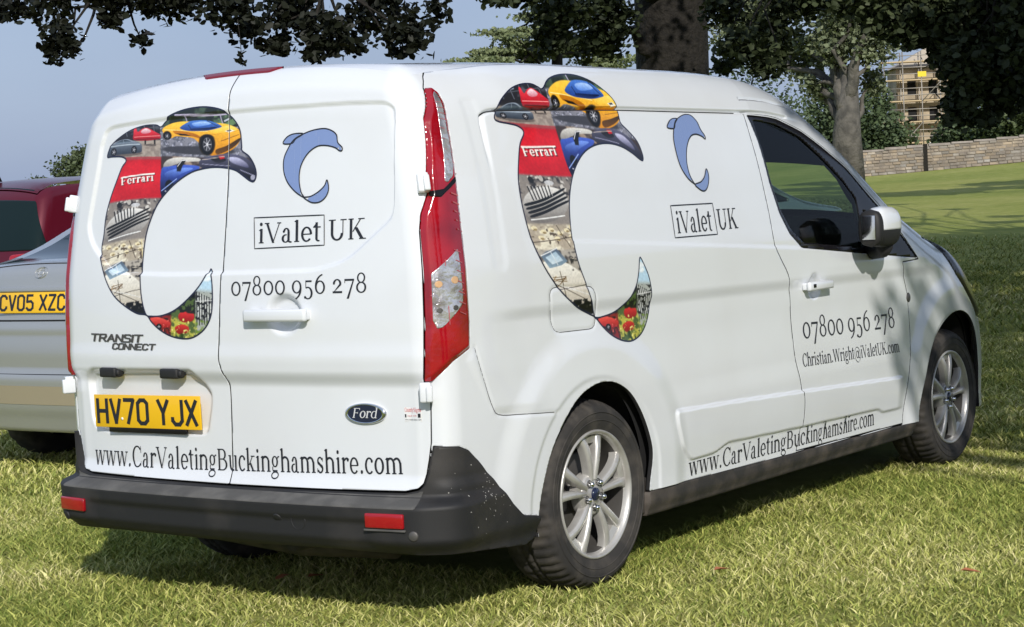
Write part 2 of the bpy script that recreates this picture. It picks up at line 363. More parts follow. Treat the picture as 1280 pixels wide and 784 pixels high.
G('F',.60,stem(.10,0,CP,.10,top='s')+rc(.2,CP-.04,.55,CP)+rc(.2,.34,.42,.38)+rc(.515,.56,.55,CP)+rc(.40,.29,.43,.43))
G('T',.62,stem(.26,0,CP,.10,top='')+rc(.03,CP-.04,.59,CP)+rc(.03,.54,.06,CP)+rc(.56,.54,.59,CP))
G('S',.56,ring(.28,.525,.20,.185,20,235,.09,.05,16)+ring(.28,.18,.22,.19,-160,60,.09,.05,16)+[[(.12,.44),(.2,.50),(.46,.27),(.38,.21)]])
G('A',.66,dg(.02,0,.31,CP,.04)+dg(.46,0,.27,CP,.11)+rc(.16,.22,.46,.26)+rc(0,0,.2,.034)+rc(.42,0,.68,.034))
G('2',.56,ring(.265,.345,.20,.175,-10,165,.10,.042,14)+[[(.05,0),(.15,.07),(.46,.30),(.37,.33)]]+rc(.05,0,.50,.07)+dot(.115,.365,.05))
G('7',.53,rc(.05,.44,.50,.51)+[[(.14,DS),(.245,DS),(.50,.47),(.44,.47)]]+rc(.05,.36,.08,.51))
G('9',.60,ring(.29,.27,.24,.245,0,360,.09,.042,26)+ring(.10,.22,.435,.44,-75,10,.09,.045,14))
G('5',.54,ring(.24,.03,.24,.235,-140,120,.10,.042,18)+rc(.13,.22,.165,.50)+rc(.13,.44,.44,.50)+dot(.10,-.125,.05))
G('6',.60,ring(.30,.235,.245,.25,0,360,.09,.042,26)+ring(.49,.27,.435,.46,100,188,.09,.045,14))
G('8',.60,ring(.295,.54,.19,.19,0,360,.07,.04,22)+ring(.295,.19,.235,.205,0,360,.085,.042,24))
G('@',.98,ring(.48,.22,.43,.44,-60,285,.04,.035,36)+ring(.46,.23,.19,.22,0,360,.07,.04,22)+rc(.62,.02,.68,.44)+ring(.76,.10,.13,.10,180,330,.05,.04,8))
def txt_polys(s,slant=0,wide=1,sp=0):
    x=0; o=[]
    for ch in s:
        a,P=GL[ch]
        for p in P: o.append([((x+q[0]*wide)+slant*q[1],q[1]) for q in p])
        x+=a*wide+sp
    return o,x
def strokes(lines,w):   # monoline polylines -> quads + round joints
    o=[]
    for L_ in lines:
        for (a,b),(c,d) in zip(L_[:-1],L_[1:]):
            l=math.hypot(c-a,d-b)+1e-9; nx,ny=-(d-b)/l*w/2,(c-a)/l*w/2; ex_,ey=(c-a)/l*w*.3,(d-b)/l*w*.3
            o.append([(a+nx-ex_,b+ny-ey),(a-nx-ex_,b-ny-ey),(c-nx+ex_,d-ny+ey),(c+nx+ex_,d+ny+ey)])
    return o
oval=[(.05+.4*0,0)]
def ov(x0,x1,y0,y1,c=.14):
    return [(x0+c,y0),(x1-c,y0),(x1,y0+c),(x1,y1-c),(x1-c,y1),(x0+c,y1),(x0,y1-c),(x0,y0+c),(x0+c,y0)]
ML={'H':[[(0,0),(0,1)],[(.5,0),(.5,1)],[(0,.5),(.5,.5)]],'V':[[(0,1),(.25,0),(.5,1)]],'7':[[(0,1),(.5,1),(.18,0)]],'0':[ov(0,.5,0,1)],
'Y':[[(0,1),(.25,.48),(.5,1)],[(.25,.5),(.25,0)]],'J':[[(.5,1),(.5,.16),(.36,0),(.14,0),(0,.16),(0,.26)]],'X':[[(0,0),(.5,1)],[(0,1),(.5,0)]],
'C':[[(.5,.78),(.5,.86),(.36,1),(.14,1),(0,.86),(0,.14),(.14,0),(.36,0),(.5,.14),(.5,.22)]],'5':[[(.47,1),(.04,1),(.02,.56),(.34,.6),(.5,.45),(.5,.14),(.36,0),(.14,0),(0,.14)]],
'Z':[[(0,1),(.5,1),(0,0),(.5,0)]],'T':[[(0,1),(.6,1)],[(.3,1),(.3,0)]],'R':[[(0,0),(0,1),(.45,1),(.5,.75),(.4,.5),(0,.5)],[(.25,.5),(.52,0)]],
'A':[[(0,0),(.27,1),(.54,0)],[(.1,.35),(.44,.35)]],'N':[[(0,0),(0,1),(.5,0),(.5,1)]],'S':[[(.5,.86),(.4,1),(.05,1),(0,.75),(.1,.55),(.42,.48),(.5,.25),(.42,0),(0,0)]],
'I':[[(0,0),(0,1)]],'O':[ov(0,.5,0,1,.1)],'E':[[(.5,1),(0,1),(0,0),(.5,0)],[(0,.5),(.4,.5)]]}
def mono(s,w=.14,gap=.22,slant=0,wide=1,space=.45):
    x=0;o=[]
    for ch in s:
        if ch==' ': x+=space; continue
        L_=[[(x+a*wide+slant*b,b) for a,b in l] for l in ML[ch]]; o+=strokes(L_,w); mxw=max(a for l in ML[ch] for a,b in l)*wide; x+=mxw+gap
    return o,x-gap
def place(polys,width,p0,p1,h,cap=1.0,vert=(0,1),bow=0):
    """text polygons -> chart coords: baseline p0..p1, cap height h"""
    o=[]
    for p in polys: o.append([(p0[0]+(p1[0]-p0[0])*x/width+vert[0]*h*y/cap,p0[1]+(p1[1]-p0[1])*x/width+vert[1]*h*y/cap) for x,y in p])
    return o
def decal(name,S,polys,m,parent,disp,lift=.0015,sub=True,**kw):
    V=[];F_=[];k=0
    for n_,p in enumerate(polys):
        F_.append(tuple(range(k,k+len(p)))); V+=p; k+=len(p)
    uv=np.array(V); j=np.concatenate([[i]*len(p) for i,p in enumerate(polys)])
    u,v=uv[:,0],uv[:,1]; o,d=S.guide(u,v); t=S.cast(o,d,.55,17)+disp(u,v)+lift+(j%23)*.00002
    return build(name,o+d*t[:,None]+getattr(S,'org',0),F_,m,parent,smooth=False,**kw)
def outline(pts,w):      # closed line as quads
    P0=[np.array(p,float) for p in pts]; P=[]
    for i in range(len(P0)):
        a,b=P0[i],P0[(i+1)%len(P0)]; n=max(1,int(np.linalg.norm(b-a)/.02)); P+=[a+(b-a)*k/n for k in range(n)]
    m_=len(P); Nn=[]
    for i in range(m_):
        t=P[(i+1)%m_]-P[i-1]; t/=np.linalg.norm(t)+1e-9; Nn.append(np.array((-t[1],t[0]))*w/2)
    return [[tuple(P[i]+Nn[i]),tuple(P[(i+1)%m_]+Nn[(i+1)%m_]),tuple(P[(i+1)%m_]-Nn[(i+1)%m_]),tuple(P[i]-Nn[i])] for i in range(m_)]
def tess(poly,lim=.02):  # triangulate a simple polygon on a grid-clipped basis
    P=np.array(poly); mn=P.min(0)-.002; mxx=P.max(0)+.002
    uv,F_,E=clipgrid(mn[0],mxx[0],mn[1],mxx[1],lim,lim,lambda a,b:sdf(a,b,poly))
    return [[tuple(uv[i]) for i in f] for f in F_]

# ================================================================= THE VAN
V=Van(); V.org=np.zeros(3)
UM=V.xr-V.rc*PI/2-V.YP            # rear centre line in chart units
mirU=lambda pts:[(2*UM-a,b) for a,b in pts]
SEAM=smooth([(-.797,1.866),(-.785,1.5),(-.795,1.25),(-.812,1.0),(-.822,.87),(-.816,.825),(-.804,.785),(-.799,.73),(-.806,.56),(-.812,.441)],5,False)
DOORE=[(.262,1.866),(.236,1.847),(.205,1.805),(.156,1.585),(.098,1.429),(.088,1.365),(.047,1.301),(.036,1.25),(.036,1.12),(.031,.97),(.020,.80),(.024,.78),(.044,.73),(.038,.597),(.028,.548),(.015,.50),(.0,.471),(-.024,.456),(-.088,.447)]
DR=SEAM+[(-.45,.443)]+DOORE[::-1]
DL=SEAM+[(-1.16,.443)]+mirU(DOORE[::-1])
LAMP=[(.210,1.80),(.160,1.585),(.103,1.429),(.093,1.365),(.052,1.301),(.041,1.25),(.042,1.122),(.037,.969),(.024,.79),(.048,.789),(.124,.848),(.197,.88),(.205,.957),(.206,1.088),(.211,1.218),(.217,1.309),(.229,1.413),(.242,1.506),(.252,1.585),(.262,1.704),(.258,1.764),(.24,1.797)]
LCLEAR=[(.228,1.765),(.238,1.735),(.236,1.663),(.226,1.532),(.214,1.446),(.204,1.416),(.175,1.396),(.166,1.40),(.186,1.48),(.202,1.585),(.217,1.745)]
LDIV=[(.093,1.355),(.134,1.352),(.211,1.398),(.212,1.412),(.155,1.376),(.095,1.371)]
LREV=[(.062,1.118),(.168,1.190),(.170,1.034),(.163,1.018),(.088,.954),(.070,.950),(.058,.975)]
WIN=rounded([(-1.404,1.73),(-1.0,1.722),(-.45,1.725),(-.112,1.742),(-.088,1.40),(-.090,1.30),(-.27,1.165),(-.40,1.136),(-1.0,1.135),(-1.34,1.145),(-1.46,1.245),(-1.49,1.31),(-1.44,1.51)],.05)
PLREC=rounded([(-1.55,.774),(-1.489,.824),(-.96,.828),(-.882,.745),(-.885,.700),(-.912,.598),(-1.03,.592),(-1.41,.588),(-1.50,.600),(-1.53,.64)],.02)
WING=[(.043,.588),(.131,.580),(.171,.564),(.212,.527),(.274,.455),(.352,.371),(.398,.332),(.415,.322),(.51,.305)]
BUMP=WING+[(.50,.235),(.44,.222),(.12,.250),(-.375,.262),(UM,.257)]
BUMP=BUMP+mirU(BUMP[:-1][::-1])+mirU([(.040,.57),(.032,.548),(.019,.50),(.004,.467),(-.022,.450),(-.088,.441)])+[(UM,.436)]+[(.040,.57),(.032,.548),(.019,.50),(.004,.467),(-.022,.450),(-.088,.441)][::-1]
ARCHR=smooth([(.500,.20),(.512,.31),(.538,.41),(.586,.511),(.66,.599),(.74,.661),(.822,.692),(.903,.703),(.99,.690),(1.075,.645),(1.150,.56),(1.200,.466),(1.212,.395),(1.19,.29),(1.18,.20)],4,False)+[(1.18,0),(.5,0)]
ARCHF=smooth([(3.52,.16),(3.515,.261),(3.535,.342),(3.583,.455),(3.668,.582),(3.808,.675),(3.993,.722),(4.175,.70),(4.31,.625),(4.39,.50),(4.415,.35),(4.415,.238),(4.41,.16)],4,False)+[(4.4,0),(3.52,0)]
SILL=[(1.10,.284),(1.18,.284),(3.50,.2525),(3.60,.25),(3.60,.0),(1.1,0)]
FDOOR=smooth([(2.139,1.66),(2.163,1.419),(2.188,1.239),(2.203,1.115),(2.245,1.055),(2.300,.99),(2.320,.91),(2.318,.80),(2.326,.66),(2.358,.55),(2.376,.47),(2.366,.367),(2.33,.276)],4,False)+[(3.36,.262),(3.42,.505),(3.450,.654),(3.455,.833),(3.41,.951),(3.40,.985),(3.575,.990),(3.32,1.206),(3.155,1.318),(3.0,1.432),(2.81,1.525),(2.64,1.600),(2.435,1.652)]
WINDOW=rounded([(2.163,1.648),(2.435,1.640),(2.64,1.587),(2.805,1.514),(2.997,1.42),(3.151,1.304),(3.316,1.192),(3.561,.997),(2.972,1.045),(2.439,1.091),(2.342,1.151),(2.277,1.237),(2.229,1.363),(2.203,1.53)],.012)
WGLASS=rounded([(2.205,1.622),(2.43,1.600),(2.62,1.545),(2.79,1.455),(2.95,1.350),(3.035,1.275),(3.035,1.066),(2.46,1.112),(2.362,1.170),(2.295,1.25),(2.249,1.37)],.02)
WQUART=rounded([(3.075,1.24),(3.11,1.21),(3.135,1.16),(3.135,1.062),(3.075,1.064)],.012)
CLAD=rounded([(1.366,.552),(1.782,.540),(2.357,.518),(3.24,.482),(3.42,.476),(3.42,.330),(3.138,.335),(3.092,.354),(2.327,.366),(1.754,.381),(1.657,.355),(1.48,.352),(1.41,.410),(1.37,.502)],.022)
FUEL=rounded([(.618,1.042),(.895,1.030),(.900,.886),(.640,.890)],.045)
GROOVE=smooth([(.40,1.30),(.405,1.45),(.414,1.593),(.429,1.621),(.457,1.638),(.498,1.644)],4,False)+[(1.239,1.663),(2.082,1.664),(2.20,1.668),(2.53,1.672)]
HEAD=rounded([(3.715,1.050),(3.935,1.030),(4.10,.985),(4.35,.88),(4.58,.74),(4.60,.66),(4.42,.66),(4.18,.80),(4.05,.90),(3.94,.975),(3.86,1.015)],.02)
HUBX,HUBX2=.885,3.947
def DV(u,v):
    D=np.zeros(u.shape); r=2*UM-u; us=np.where(u<UM,r,u)          # us: symmetric coordinate
    # ---- rear doors
    rear=us<.16
    if rear.any():
        U,W_=u[rear],v[rear]; Us=us[rear]; d=np.zeros(U.shape)
        sd=np.minimum(sdf(U,W_,WIN),.05); d-=.010*(1-sstep(sd,-.009,0.0))
        fade=1-sstep(Us,.0,.10); 
        d-=.021*(1-sstep(W_,.765,.822))*fade*sstep(W_,.42,.50)
        d+=.004*np.exp(-((W_-.86)/.035)**2)*fade
        d+=.007*np.exp(-((W_-1.785)/.03)**2)*(1-sstep(Us,-.2,.05))    # spoiler bead above the panel
        sp=sdf(U,W_,PLREC); d-=.022*(1-sstep(sp,-.028,0.0))*1.0
        e=np.hypot((U+.528)/.078,(W_-1.003)/.070); d-=.024*(1-sstep(e,.6,1.0))
        D[rear]+=d
    s=(u>.03)
    if s.any():
        U,W_=u[s],v[s]; d=np.zeros(U.shape)
        near=(W_>1.2)&(U<2.6); g=np.full(U.shape,.1); g[near]=pdist(U[near],W_[near],GROOVE)
        k=sstep(W_,1.40,1.60)
        d-=.017*np.exp(-(g/.0070)**2)*(.03+.97*k)
        d+=.004*sstep(W_,1.655,1.68)*sstep(U,.4,.6)*(1-sstep(U,2.5,2.9))
        lm=1.202-(U-.534)*.0585; d-=.0035*sstep(W_-lm,-.004,.006)*sstep(U,.5,.62)*(1-sstep(U,3.2,3.4))*(1-sstep(W_,1.3,1.5))
        m=sstep(U,1.15,1.5)*(1-sstep(U,3.4,3.9)); vl=.985-.02*(U-1.2)/2
        d-=.010*(1-sstep(W_,vl-.050,vl))*sstep(W_,.62,.86)*sstep(U,.25,.5)*(1-sstep(U,3.5,3.9))
        d+=.007*(1-sstep(W_,.555,.655))*m*sstep(W_,.27,.5)
        sc_=sdf(U,W_,CLAD); d+=.0100*(1-sstep(sc_,-.0075,0.0))*(1-sstep(U,3.28,3.38))
        # arch flares
        for hx,top in ((.865,.70),(3.965,.72)):
            rr_=np.hypot((U-hx)/1.0,(W_-.325)*1.0); d+=.012*(1-sstep(rr_,.49,.60))*(1-sstep(W_,.80,1.0)) ; d-=.004*(1-sstep(rr_,.385,.405))
        # quarter shoulder above the bumper wing
        ql=sdf(U,W_,[(.17,.84),(.29,.66),(.70,.640),(.70,1.0),(.45,1.05),(.25,.95)]); d+=.005*(1-sstep(ql,-.03,.0))*(1-sstep(U,.40,.60))*(1-sstep(W_,.78,.92))
        g2=np.full(U.shape,.1); nn=(U<.7)&(W_<1.1); g2[nn]=np.minimum(pdist(U[nn],W_[nn],[(.222,.88),(.245,.80),(.285,.70),(.322,.658),(.44,.646),(.62,.632)]),pdist(U[nn],W_[nn],[(.222,.88),(.245,.80)])); d-=.0025*np.exp(-(g2/.0060)**2)
        nf=(U>.55)&(U<1.)&(W_>.8)&(W_<1.1); gf=np.full(U.shape,.1); gf[nf]=pdist(U[nf],W_[nf],FUEL,True); d-=.0025*np.exp(-(gf/.0060)**2)
        e=np.hypot((U-2.535)/.062,(W_-.930)/.058); d-=.016*(1-sstep(e,.5,1.0))
        # faint pressed frame around the load panel
        fr=sdf(U,W_,rounded([(.325,1.735),(.33,1.10),(.42,1.10),(.42,1.735)],.04)); d-=.0018*(1-sstep(fr,-.03,0))
        # roof seam toward the windscreen
        ng=(U>2.0)&(U<3.2)&(W_>1.5); gg=np.full(U.shape,.1); gg[ng]=pdist(U[ng],W_[ng],[(2.15,1.748),(2.383,1.762),(2.597,1.757),(2.82,1.712),(2.918,1.655),(3.2,1.50)]); d-=.010*np.exp(-(gg/.0060)**2)
        D[s]+=d
    return D
van=thing('panel_van','white panel van with dolphin graphics and black lettering on its rear doors and side','van',(2.4,0,0))
vtop=lambda u:V.zp(np.clip(u,V.xr,V.xf))+V.rc*PI/2
dk=lambda f:(lambda u,v:f(u,v))
def shellS(u,v):
    s=np.maximum(v-vtop(u)-.0005,.215-v); s=np.maximum(s,np.minimum(.50-u,.30-v)); s=np.maximum(s,np.minimum(.02-u,.60-v))
    s=np.maximum(s,np.minimum(np.minimum(u+.72,v-.44),1.845-v)*-1 if 0 else np.where((u<-.70)&(v>.43),1.866-v,-1))
    for P_,g in ((DR,.002),(LAMP,.0015),(BUMP,.001),(ARCHR,0),(ARCHF,0),(SILL,.001),(FDOOR,.002),(HEAD,.001)): s=np.maximum(s,g-sdf(u,v,P_))
    return s
body=panel('body',V,shellS,(UM,5.147,.215,1.868),.0058,white,van,DV,.016,seal=darkm)
panel('body',V,shellS,(UM,5.147,.215,1.868),.018,white,van,DV,.016,mirror=True)
rdr=panel('rear_door',V,lambda u,v:sdf(u,v,DR)+.0022,(-.84,.28,.43,1.868),.0055,white,van,DV,.03,seal=darkm,label='wider-looking right rear door with lettering and oval badge')
rdl=panel('rear_door',V,lambda u,v:sdf(u,v,DL)+.0022,(-1.89,-.76,.43,1.868),.0055,white,van,DV,.03,seal=darkm,label='left rear door with number plate and photo dolphin')
fdo=lambda u,v:np.maximum(sdf(u,v,FDOOR)+.0022,.001-sdf(u,v,WINDOW))
fd=panel('front_door',V,fdo,(2.12,3.6,.25,1.68),.0058,white,van,DV,.02,seal=darkm)
panel('front_door',V,fdo,(2.12,3.6,.25,1.68),.02,white,van,DV,.02,mirror=True)
panel('door_lining',V,lambda u,v:np.maximum(sdf(u,v,FDOOR)-.02,.004-sdf(u,v,WGLASS)),(2.10,3.62,.25,1.70),.03,darkm,van,None,0,lift=-.035,both=True)
for o_ in panel('window_trim',V,lambda u,v:np.maximum(np.maximum(sdf(u,v,WINDOW)+.001,-sdf(u,v,WGLASS)),-sdf(u,v,WQUART)),(2.15,3.58,.98,1.66),.012,trimm,van,lambda u,v:DV(u,v)-.003,.02,both=True): pass
for o_ in panel('window_glass',V,lambda u,v:np.minimum(sdf(u,v,WGLASS),sdf(u,v,WQUART))-.004,(2.18,3.16,1.04,1.64),.02,glass,van,None,0,lift=-.010,both=True): pass
# inner dark skin so gaps and arches never show daylight
panel('inner_skin',V,lambda u,v:np.maximum.reduce([v-1.75,.30-v,-sdf(u,v,rounded([(2.1,1.75),(3.7,1.75),(3.7,1.0),(2.3,1.03)],.01)),.0-sdf(u,v,ARCHR),-sdf(u,v,ARCHF)]),(UM,5.147,.30,1.75),.045,darkm,van,None,0,lift=-.045,both=True)
# lamps
def LD(u,v):
    return .001+.011*sstep(-sdf(u,v,LAMP),0,.018)
for o_ in panel('tail_lamp',V,lambda u,v:sdf(u,v,LAMP),(.0,.28,.77,1.82),.005,redl,van,LD,.02,both=True):
    sgn=1 if o_.data.vertices[0].co.y>0 else -1; mm=sgn>0
    kw=dict(mirror=mm)
    panel('clear_lens',V,lambda u,v:sdf(u,v,LCLEAR),(.13,.25,1.37,1.79),.005,clearl,o_,lambda u,v:LD(u,v)+.0015,.004,**kw)
    panel('reversing_lens',V,lambda u,v:sdf(u,v,LREV),(.03,.19,.92,1.23),.005,clearl,o_,lambda u,v:LD(u,v)+.0015,.004,**kw)
    panel('lens_divider',V,lambda u,v:sdf(u,v,LDIV),(.08,.22,1.34,1.42),.004,trimm,o_,lambda u,v:LD(u,v)+.003,.004,**kw)
    for nm_,bu,bv,m__,q_ in (('indicator_bulb',.083,1.085,amber,.013),('indicator_bulb',.140,1.095,amber,.014),('reversing_bulb',.080,1.005,alloyd,.010),('reversing_bulb',.135,1.010,alloyd,.010)):
        panel(nm_,V,lambda u,v:np.hypot(u-bu,(v-bv)*1.25)-q_,(bu-.03,bu+.03,bv-.03,bv+.03),.004,m__,o_,lambda u,v:LD(u,v)+.0022,.003,**kw)
    # fine reflector ribs
    rb=[]
    for k in range(10):
        vv=1.42+k*.034; uc=.222+(vv-1.42)*.035; rb.append([(uc-.028,vv+.012),(uc+.010,vv),(uc+.010,vv+.0025),(uc-.028,vv+.0145)])
    for k in range(7):
        vv=.985+k*.032; rb.append([(.150,vv+.010),(.176,vv),(.176,vv+.003),(.150,vv+.013)])
    for k in range(5):
        vv=1.235+k*.028; rb.append([(.178,vv+.014),(.208,vv+.004),(.208,vv+.009),(.178,vv+.019)])
    rb+= [[(.055,1.05),(.172,1.062),(.172,1.066),(.055,1.054)],[(.108,.96),(.111,.96),(.113,1.16),(.110,1.16)]]
    if not mm: decal('reflector_rib',V,rb,ribm,o_,LD,.0030,kind='stuff')
panel('high_brake_lamp',V,lambda u,v:sdf(u,v,rounded([(-.985,1.866),(-.955,1.842),(-.66,1.842),(-.60,1.866)],.01)),(-1.0,-.6,1.82,1.867),.006,redd,van,lambda u,v:.0065+0*u,.02)
# bumper
def DB(u,v):
    s=np.where(u<UM,UM-u,u-UM); k=1-sstep(s,.78,1.12); amp=.066*k+.010*(1-k)
    p=sstep(.436-v,0,.030); 
    d=.004+amp*p+.006*(1-sstep(v,.50,.55))*(1-k)*1.0-.055*sstep(.305-v,0,.06)*(.4+.6*k)
    tz=(1-sstep(s,.60,.68)); d-=.010*(1-sstep(v,.352,.372))*tz*sstep(v,.27,.29)
    d+=.010*(1-sstep(v,.455,.49))*sstep(s,.82,.9)*(1-sstep(s,1.2,1.3))
    return d
bump=panel('rear_bumper',V,lambda u,v:sdf(u,v,BUMP)+.001,(2*UM-.53,.53,.21,.60),.0075,blackp,van,DB,.09)
panel('bumper_step',V,lambda u,v:np.maximum(sdf(u,v,BUMP)+.004,np.maximum(.4035-v,np.abs(u-UM)-.78-.5*(v-.40))),(UM-.82,UM+.82,.40,.45),.006,dirtm,bump,lambda u,v:DB(u,v)+.0012,0)
def boxat(mb,S,u,v,w_,h,dpt,off=0,disp=DV,mi=0,bev=.004,tilt=0):
    a=np.array([u,u+.004,u]);b=np.array([v,v,v+.004]); P=S.P(a,b,disp) if disp else S.P(a,b)
    x=Vector(P[1]-P[0]).normalized(); y=Vector(P[2]-P[0]).normalized(); z=x.cross(y).normalized(); 
    o,d=S.guide(a,b)
    if z.dot(Vector(d[0]))<0: z=-z
    M=Matrix.Translation(Vector(P[0])+z*off+Vector(getattr(S,'org',(0,0,0))))@Matrix((x,y,z)).transposed().to_4x4()@Matrix.Rotation(tilt,4,'Z')
    mb.box((-w_/2,-h/2,-dpt/2),(w_/2,h/2,dpt/2),mi,M,bev); return M
for (u,v) in ((-.115,.367),(-1.535,.345)):
    b=MB(); boxat(b,V,u,v,.140,.046,.014,.003,DB,bev=.005); b.out('bumper_reflector',redl,bump)
b=MB(); boxat(b,V,-.115,.338,.150,.006,.008,.004,DB,bev=.001); b.out('reflector_rim',dirtm,bump)
for (u,v) in ((-.030,.322),(-.545,.356),(-1.58,.300)):
    b=MB(); M_=boxat(MB(),V,u,v,.01,.01,.01,0,DB); b.lathe([(0,.004),(.013,.004),(.016,.002),(.016,-.01)],20,M=M_@Matrix.Rotation(PI/2,4,'X')); b.out('parking_sensor',alloyd if u>-.1 else blackp,bump)
b=MB(); M_=boxat(MB(),V,-.46,.350,.01,.01,.01,0,DB); b.lathe([(.026,.001),(.028,.003),(.031,.001),(.031,-.01)],24,M=M_@Matrix.Rotation(PI/2,4,'X')); b.out('tow_eye_cover',blackp,bump)
# pale splashes on the bumper wing
sp=[]
for k in range(70):
    a_=rnd.gauss(.245,.055); b_=rnd.gauss(.43,.055)
    if k>60: a_=rnd.uniform(.0,.42); b_=rnd.uniform(.30,.57)
    r1=rnd.uniform(.0007,.0026)
    if sdf(np.array([a_]),np.array([b_]),BUMP)[0]<-.012: sp.append([(a_+r1*math.cos(t),b_+r1*math.sin(t)*rnd.uniform(.7,1.3)) for t in np.arange(0,6.2,1.05)])
decal('mud_splash',V,sp,splashm,bump,DB,.002,kind='stuff')
# sill
SD=lambda u,v:.004-.02*sstep(.245-v,0,.05)
panel('sill',V,lambda u,v:np.maximum.reduce([sdf(u,v,SILL)+.0015,.192-v,-sdf(u,v,ARCHR),-sdf(u,v,ARCHF),1.195-u,u-3.50]),(1.12,3.56,.19,.286),.012,sillm,van,SD,.12,both=True)
for sy in (-1,1):
    b=MB(); b.box((1.14,sy*.73-.13,.20),(1.22,sy*.73+.13,.33),bev=.01); b.out('mud_guard',sillm,van)
# roof, windscreen, bonnet
def roofgrid(name,x0,x1,q0,q1,nx,ny,m,lift=0,S=V,par=van,disp=None,**kw):
    xs=np.linspace(x0,x1,nx); qs=np.linspace(q0,q1,ny); X,Q=np.meshgrid(xs,qs,indexing='ij'); P=S.roof(X.ravel(),Q.ravel()); P[:,2]+=lift
    if disp is not None: P[:,2]+=disp(P[:,0],P[:,1])
    F_=[(i*ny+j,(i+1)*ny+j,(i+1)*ny+j+1,i*ny+j+1) for i in range(nx-1) for j in range(ny-1)]
    return build(name,P+getattr(S,'org',0),F_,m,par,**kw)
rib=lambda x,y:-.006*(np.cos(np.clip(y,-.56,.56)/.56*PI*5)>.3)*sstep(x,.35,.45)*(1-sstep(x,2.2,2.3))
roofgrid('roof',.16,2.80,-1,1,120,60,white,disp=lambda x,y:rib(x,y)*.6)
roofgrid('windscreen',3.24,3.64,-.93,.93,26,26,glass)
for a_ in ((2.80,3.24,-.985,.985),(3.64,3.72,-.985,.985),(3.24,3.64,-.985,-.93),(3.24,3.64,.93,.985)): roofgrid('windscreen_border',*a_,20,20,trimm)
roofgrid('bonnet',3.72,4.40,-1,1,30,30,white)
for q0,q1 in ((-1,-.985),(.985,1)): roofgrid('windscreen_pillar',2.80,3.72,q0,q1,26,3,white)
panel('headlamp',V,lambda u,v:sdf(u,v,HEAD)+.001,(3.7,4.62,.62,1.07),.012,trimm,van,lambda u,v:.010*sstep(-sdf(u,v,HEAD),0,.03),.02,both=True)
roofgrid('roof_lining',.3,2.80,-.98,.98,12,8,darkm,lift=-.05)
panel('grille',V,lambda u,v:np.maximum(np.abs(v-.56)-.10,4.78-u),(4.76,5.147,.44,.68),.03,trimm,van,None,0,lift=.004,both=True)
# floor pan, arches, axle
b=MB(); b.box((.06,-.66,.26),(4.6,.66,.34)); b.box((1.2,-.80,.24),(3.50,.80,.30)); b.box((.10,-.80,.30),(.46,.80,.36)); b.box((4.45,-.6,.25),(4.7,.6,.5)); b.out('floor_pan',darkm,van)
for hx,hz,R_ in ((HUBX-.01,.30,.405),(HUBX2+.005,.30,.435)):
    for sy in (-1,1):
        pr=[(R_*math.cos(a),R_*math.sin(a)) for a in np.linspace(-.1,PI+.1,28)]; VV=[];FF=[]
        for k,(a,c) in enumerate(pr):
            yo=min(.845,float(V.W(np.array(hx+a),np.array(max(.3,hz+c))))-.035); VV+= [(hx+a,sy*yo,hz+c),(hx+a,sy*.55,hz+c)]
        FF=[(2*k,2*k+2,2*k+3,2*k+1) for k in range(len(pr)-1)]; FF.append(tuple(2*k+1 for k in range(len(pr))))
        build('wheel_arch_liner',VV,FF,darkm,van)
b=MB(); b.tube([(HUBX,-.7,.31),(HUBX,.7,.31)],.045,12); b.out('axle',darkm,van); b=MB(); b.tube([(HUBX2,-.7,.31),(HUBX2,.7,.31)],.035,12); b.out('axle',darkm,van)
b=MB(); b.tube([(.20,.35,.285),(.25,-.10,.235),(.30,-.45,.24)],.07,14); b.tube([(.02,-.25,.255),(.3,-.20,.235)],.025,12); b.out('silencer',sillm,van)
# cab
b=MB(); b.box((2.10,-.78,.34),(2.14,.78,1.70)); b.out('bulkhead',darkm,van)
b=MB(); b.box((3.25,-.74,.55),(3.75,.74,1.00),bev=.05); b.out('dashboard',seatm,van)
b=MB(); b.lathe([(.185,-.014),(.2,0),(.185,.014),(.17,0),(.185,-.014)],32,M=Matrix.Translation((3.12,-.36,1.02))@Matrix.Rotation(math.radians(65),4,'Y')@Matrix.Rotation(PI/2,4,'X')); b.tube([(3.12,-.36,1.02),(3.3,-.36,.94)],.03,8); b.out('steering_wheel',seatm,van)
for yy in (-.40,.38):
    b=MB(); b.box((2.32,yy-.25,.55),(2.82,yy+.25,.74),bev=.05); Mx=Matrix.Translation((2.34,yy,.72))@Matrix.Rotation(math.radians(-14),4,'Y'); b.box((-.07,-.24,0),(.07,.24,.58),0,Mx,.05); b.box((-.05,-.13,.64),(.05,.13,.80),0,Mx,.035); b.out('cab_seat',seatm,van)
# handles, hinges, badge, plate
def hingeat(u,v,par):
    b=MB(); boxat(b,V,u,v,.036,.062,.030,.012,None,bev=.006); M_=boxat(b,V,u+.012,v-.004,.020,.050,.046,.016,None,bev=.005); b.out('hinge',white,par)
hingeat(.070,1.395,rdr); hingeat(.026,.757,rdr); hingeat(2*UM-.052,1.395,rdl); hingeat(2*UM-.030,.755,rdl)
def arcbar(name,u,v,w_,h,par,lip=.026):
    b=MB(); boxat(b,V,u,v,w_,h,.020,lip,lambda a,c:0*a,bev=.0085); 
    for s in (-1,1): boxat(b,V,u+s*(w_/2-.022),v,.030,h*.8,.03,lip-.018,lambda a,c:0*a,bev=.005)
    return b.out(name,white,par)
arcbar('handle',-.545,1.000,.262,.040,rdr)
hd=arcbar('handle',2.530,.932,.215,.036,fd,.024)
b=MB(); boxat(b,V,2.458,.934,.020,.014,.004,.036,lambda a,c:0*a,bev=.001); b.out('lock_barrel',trimm,hd)
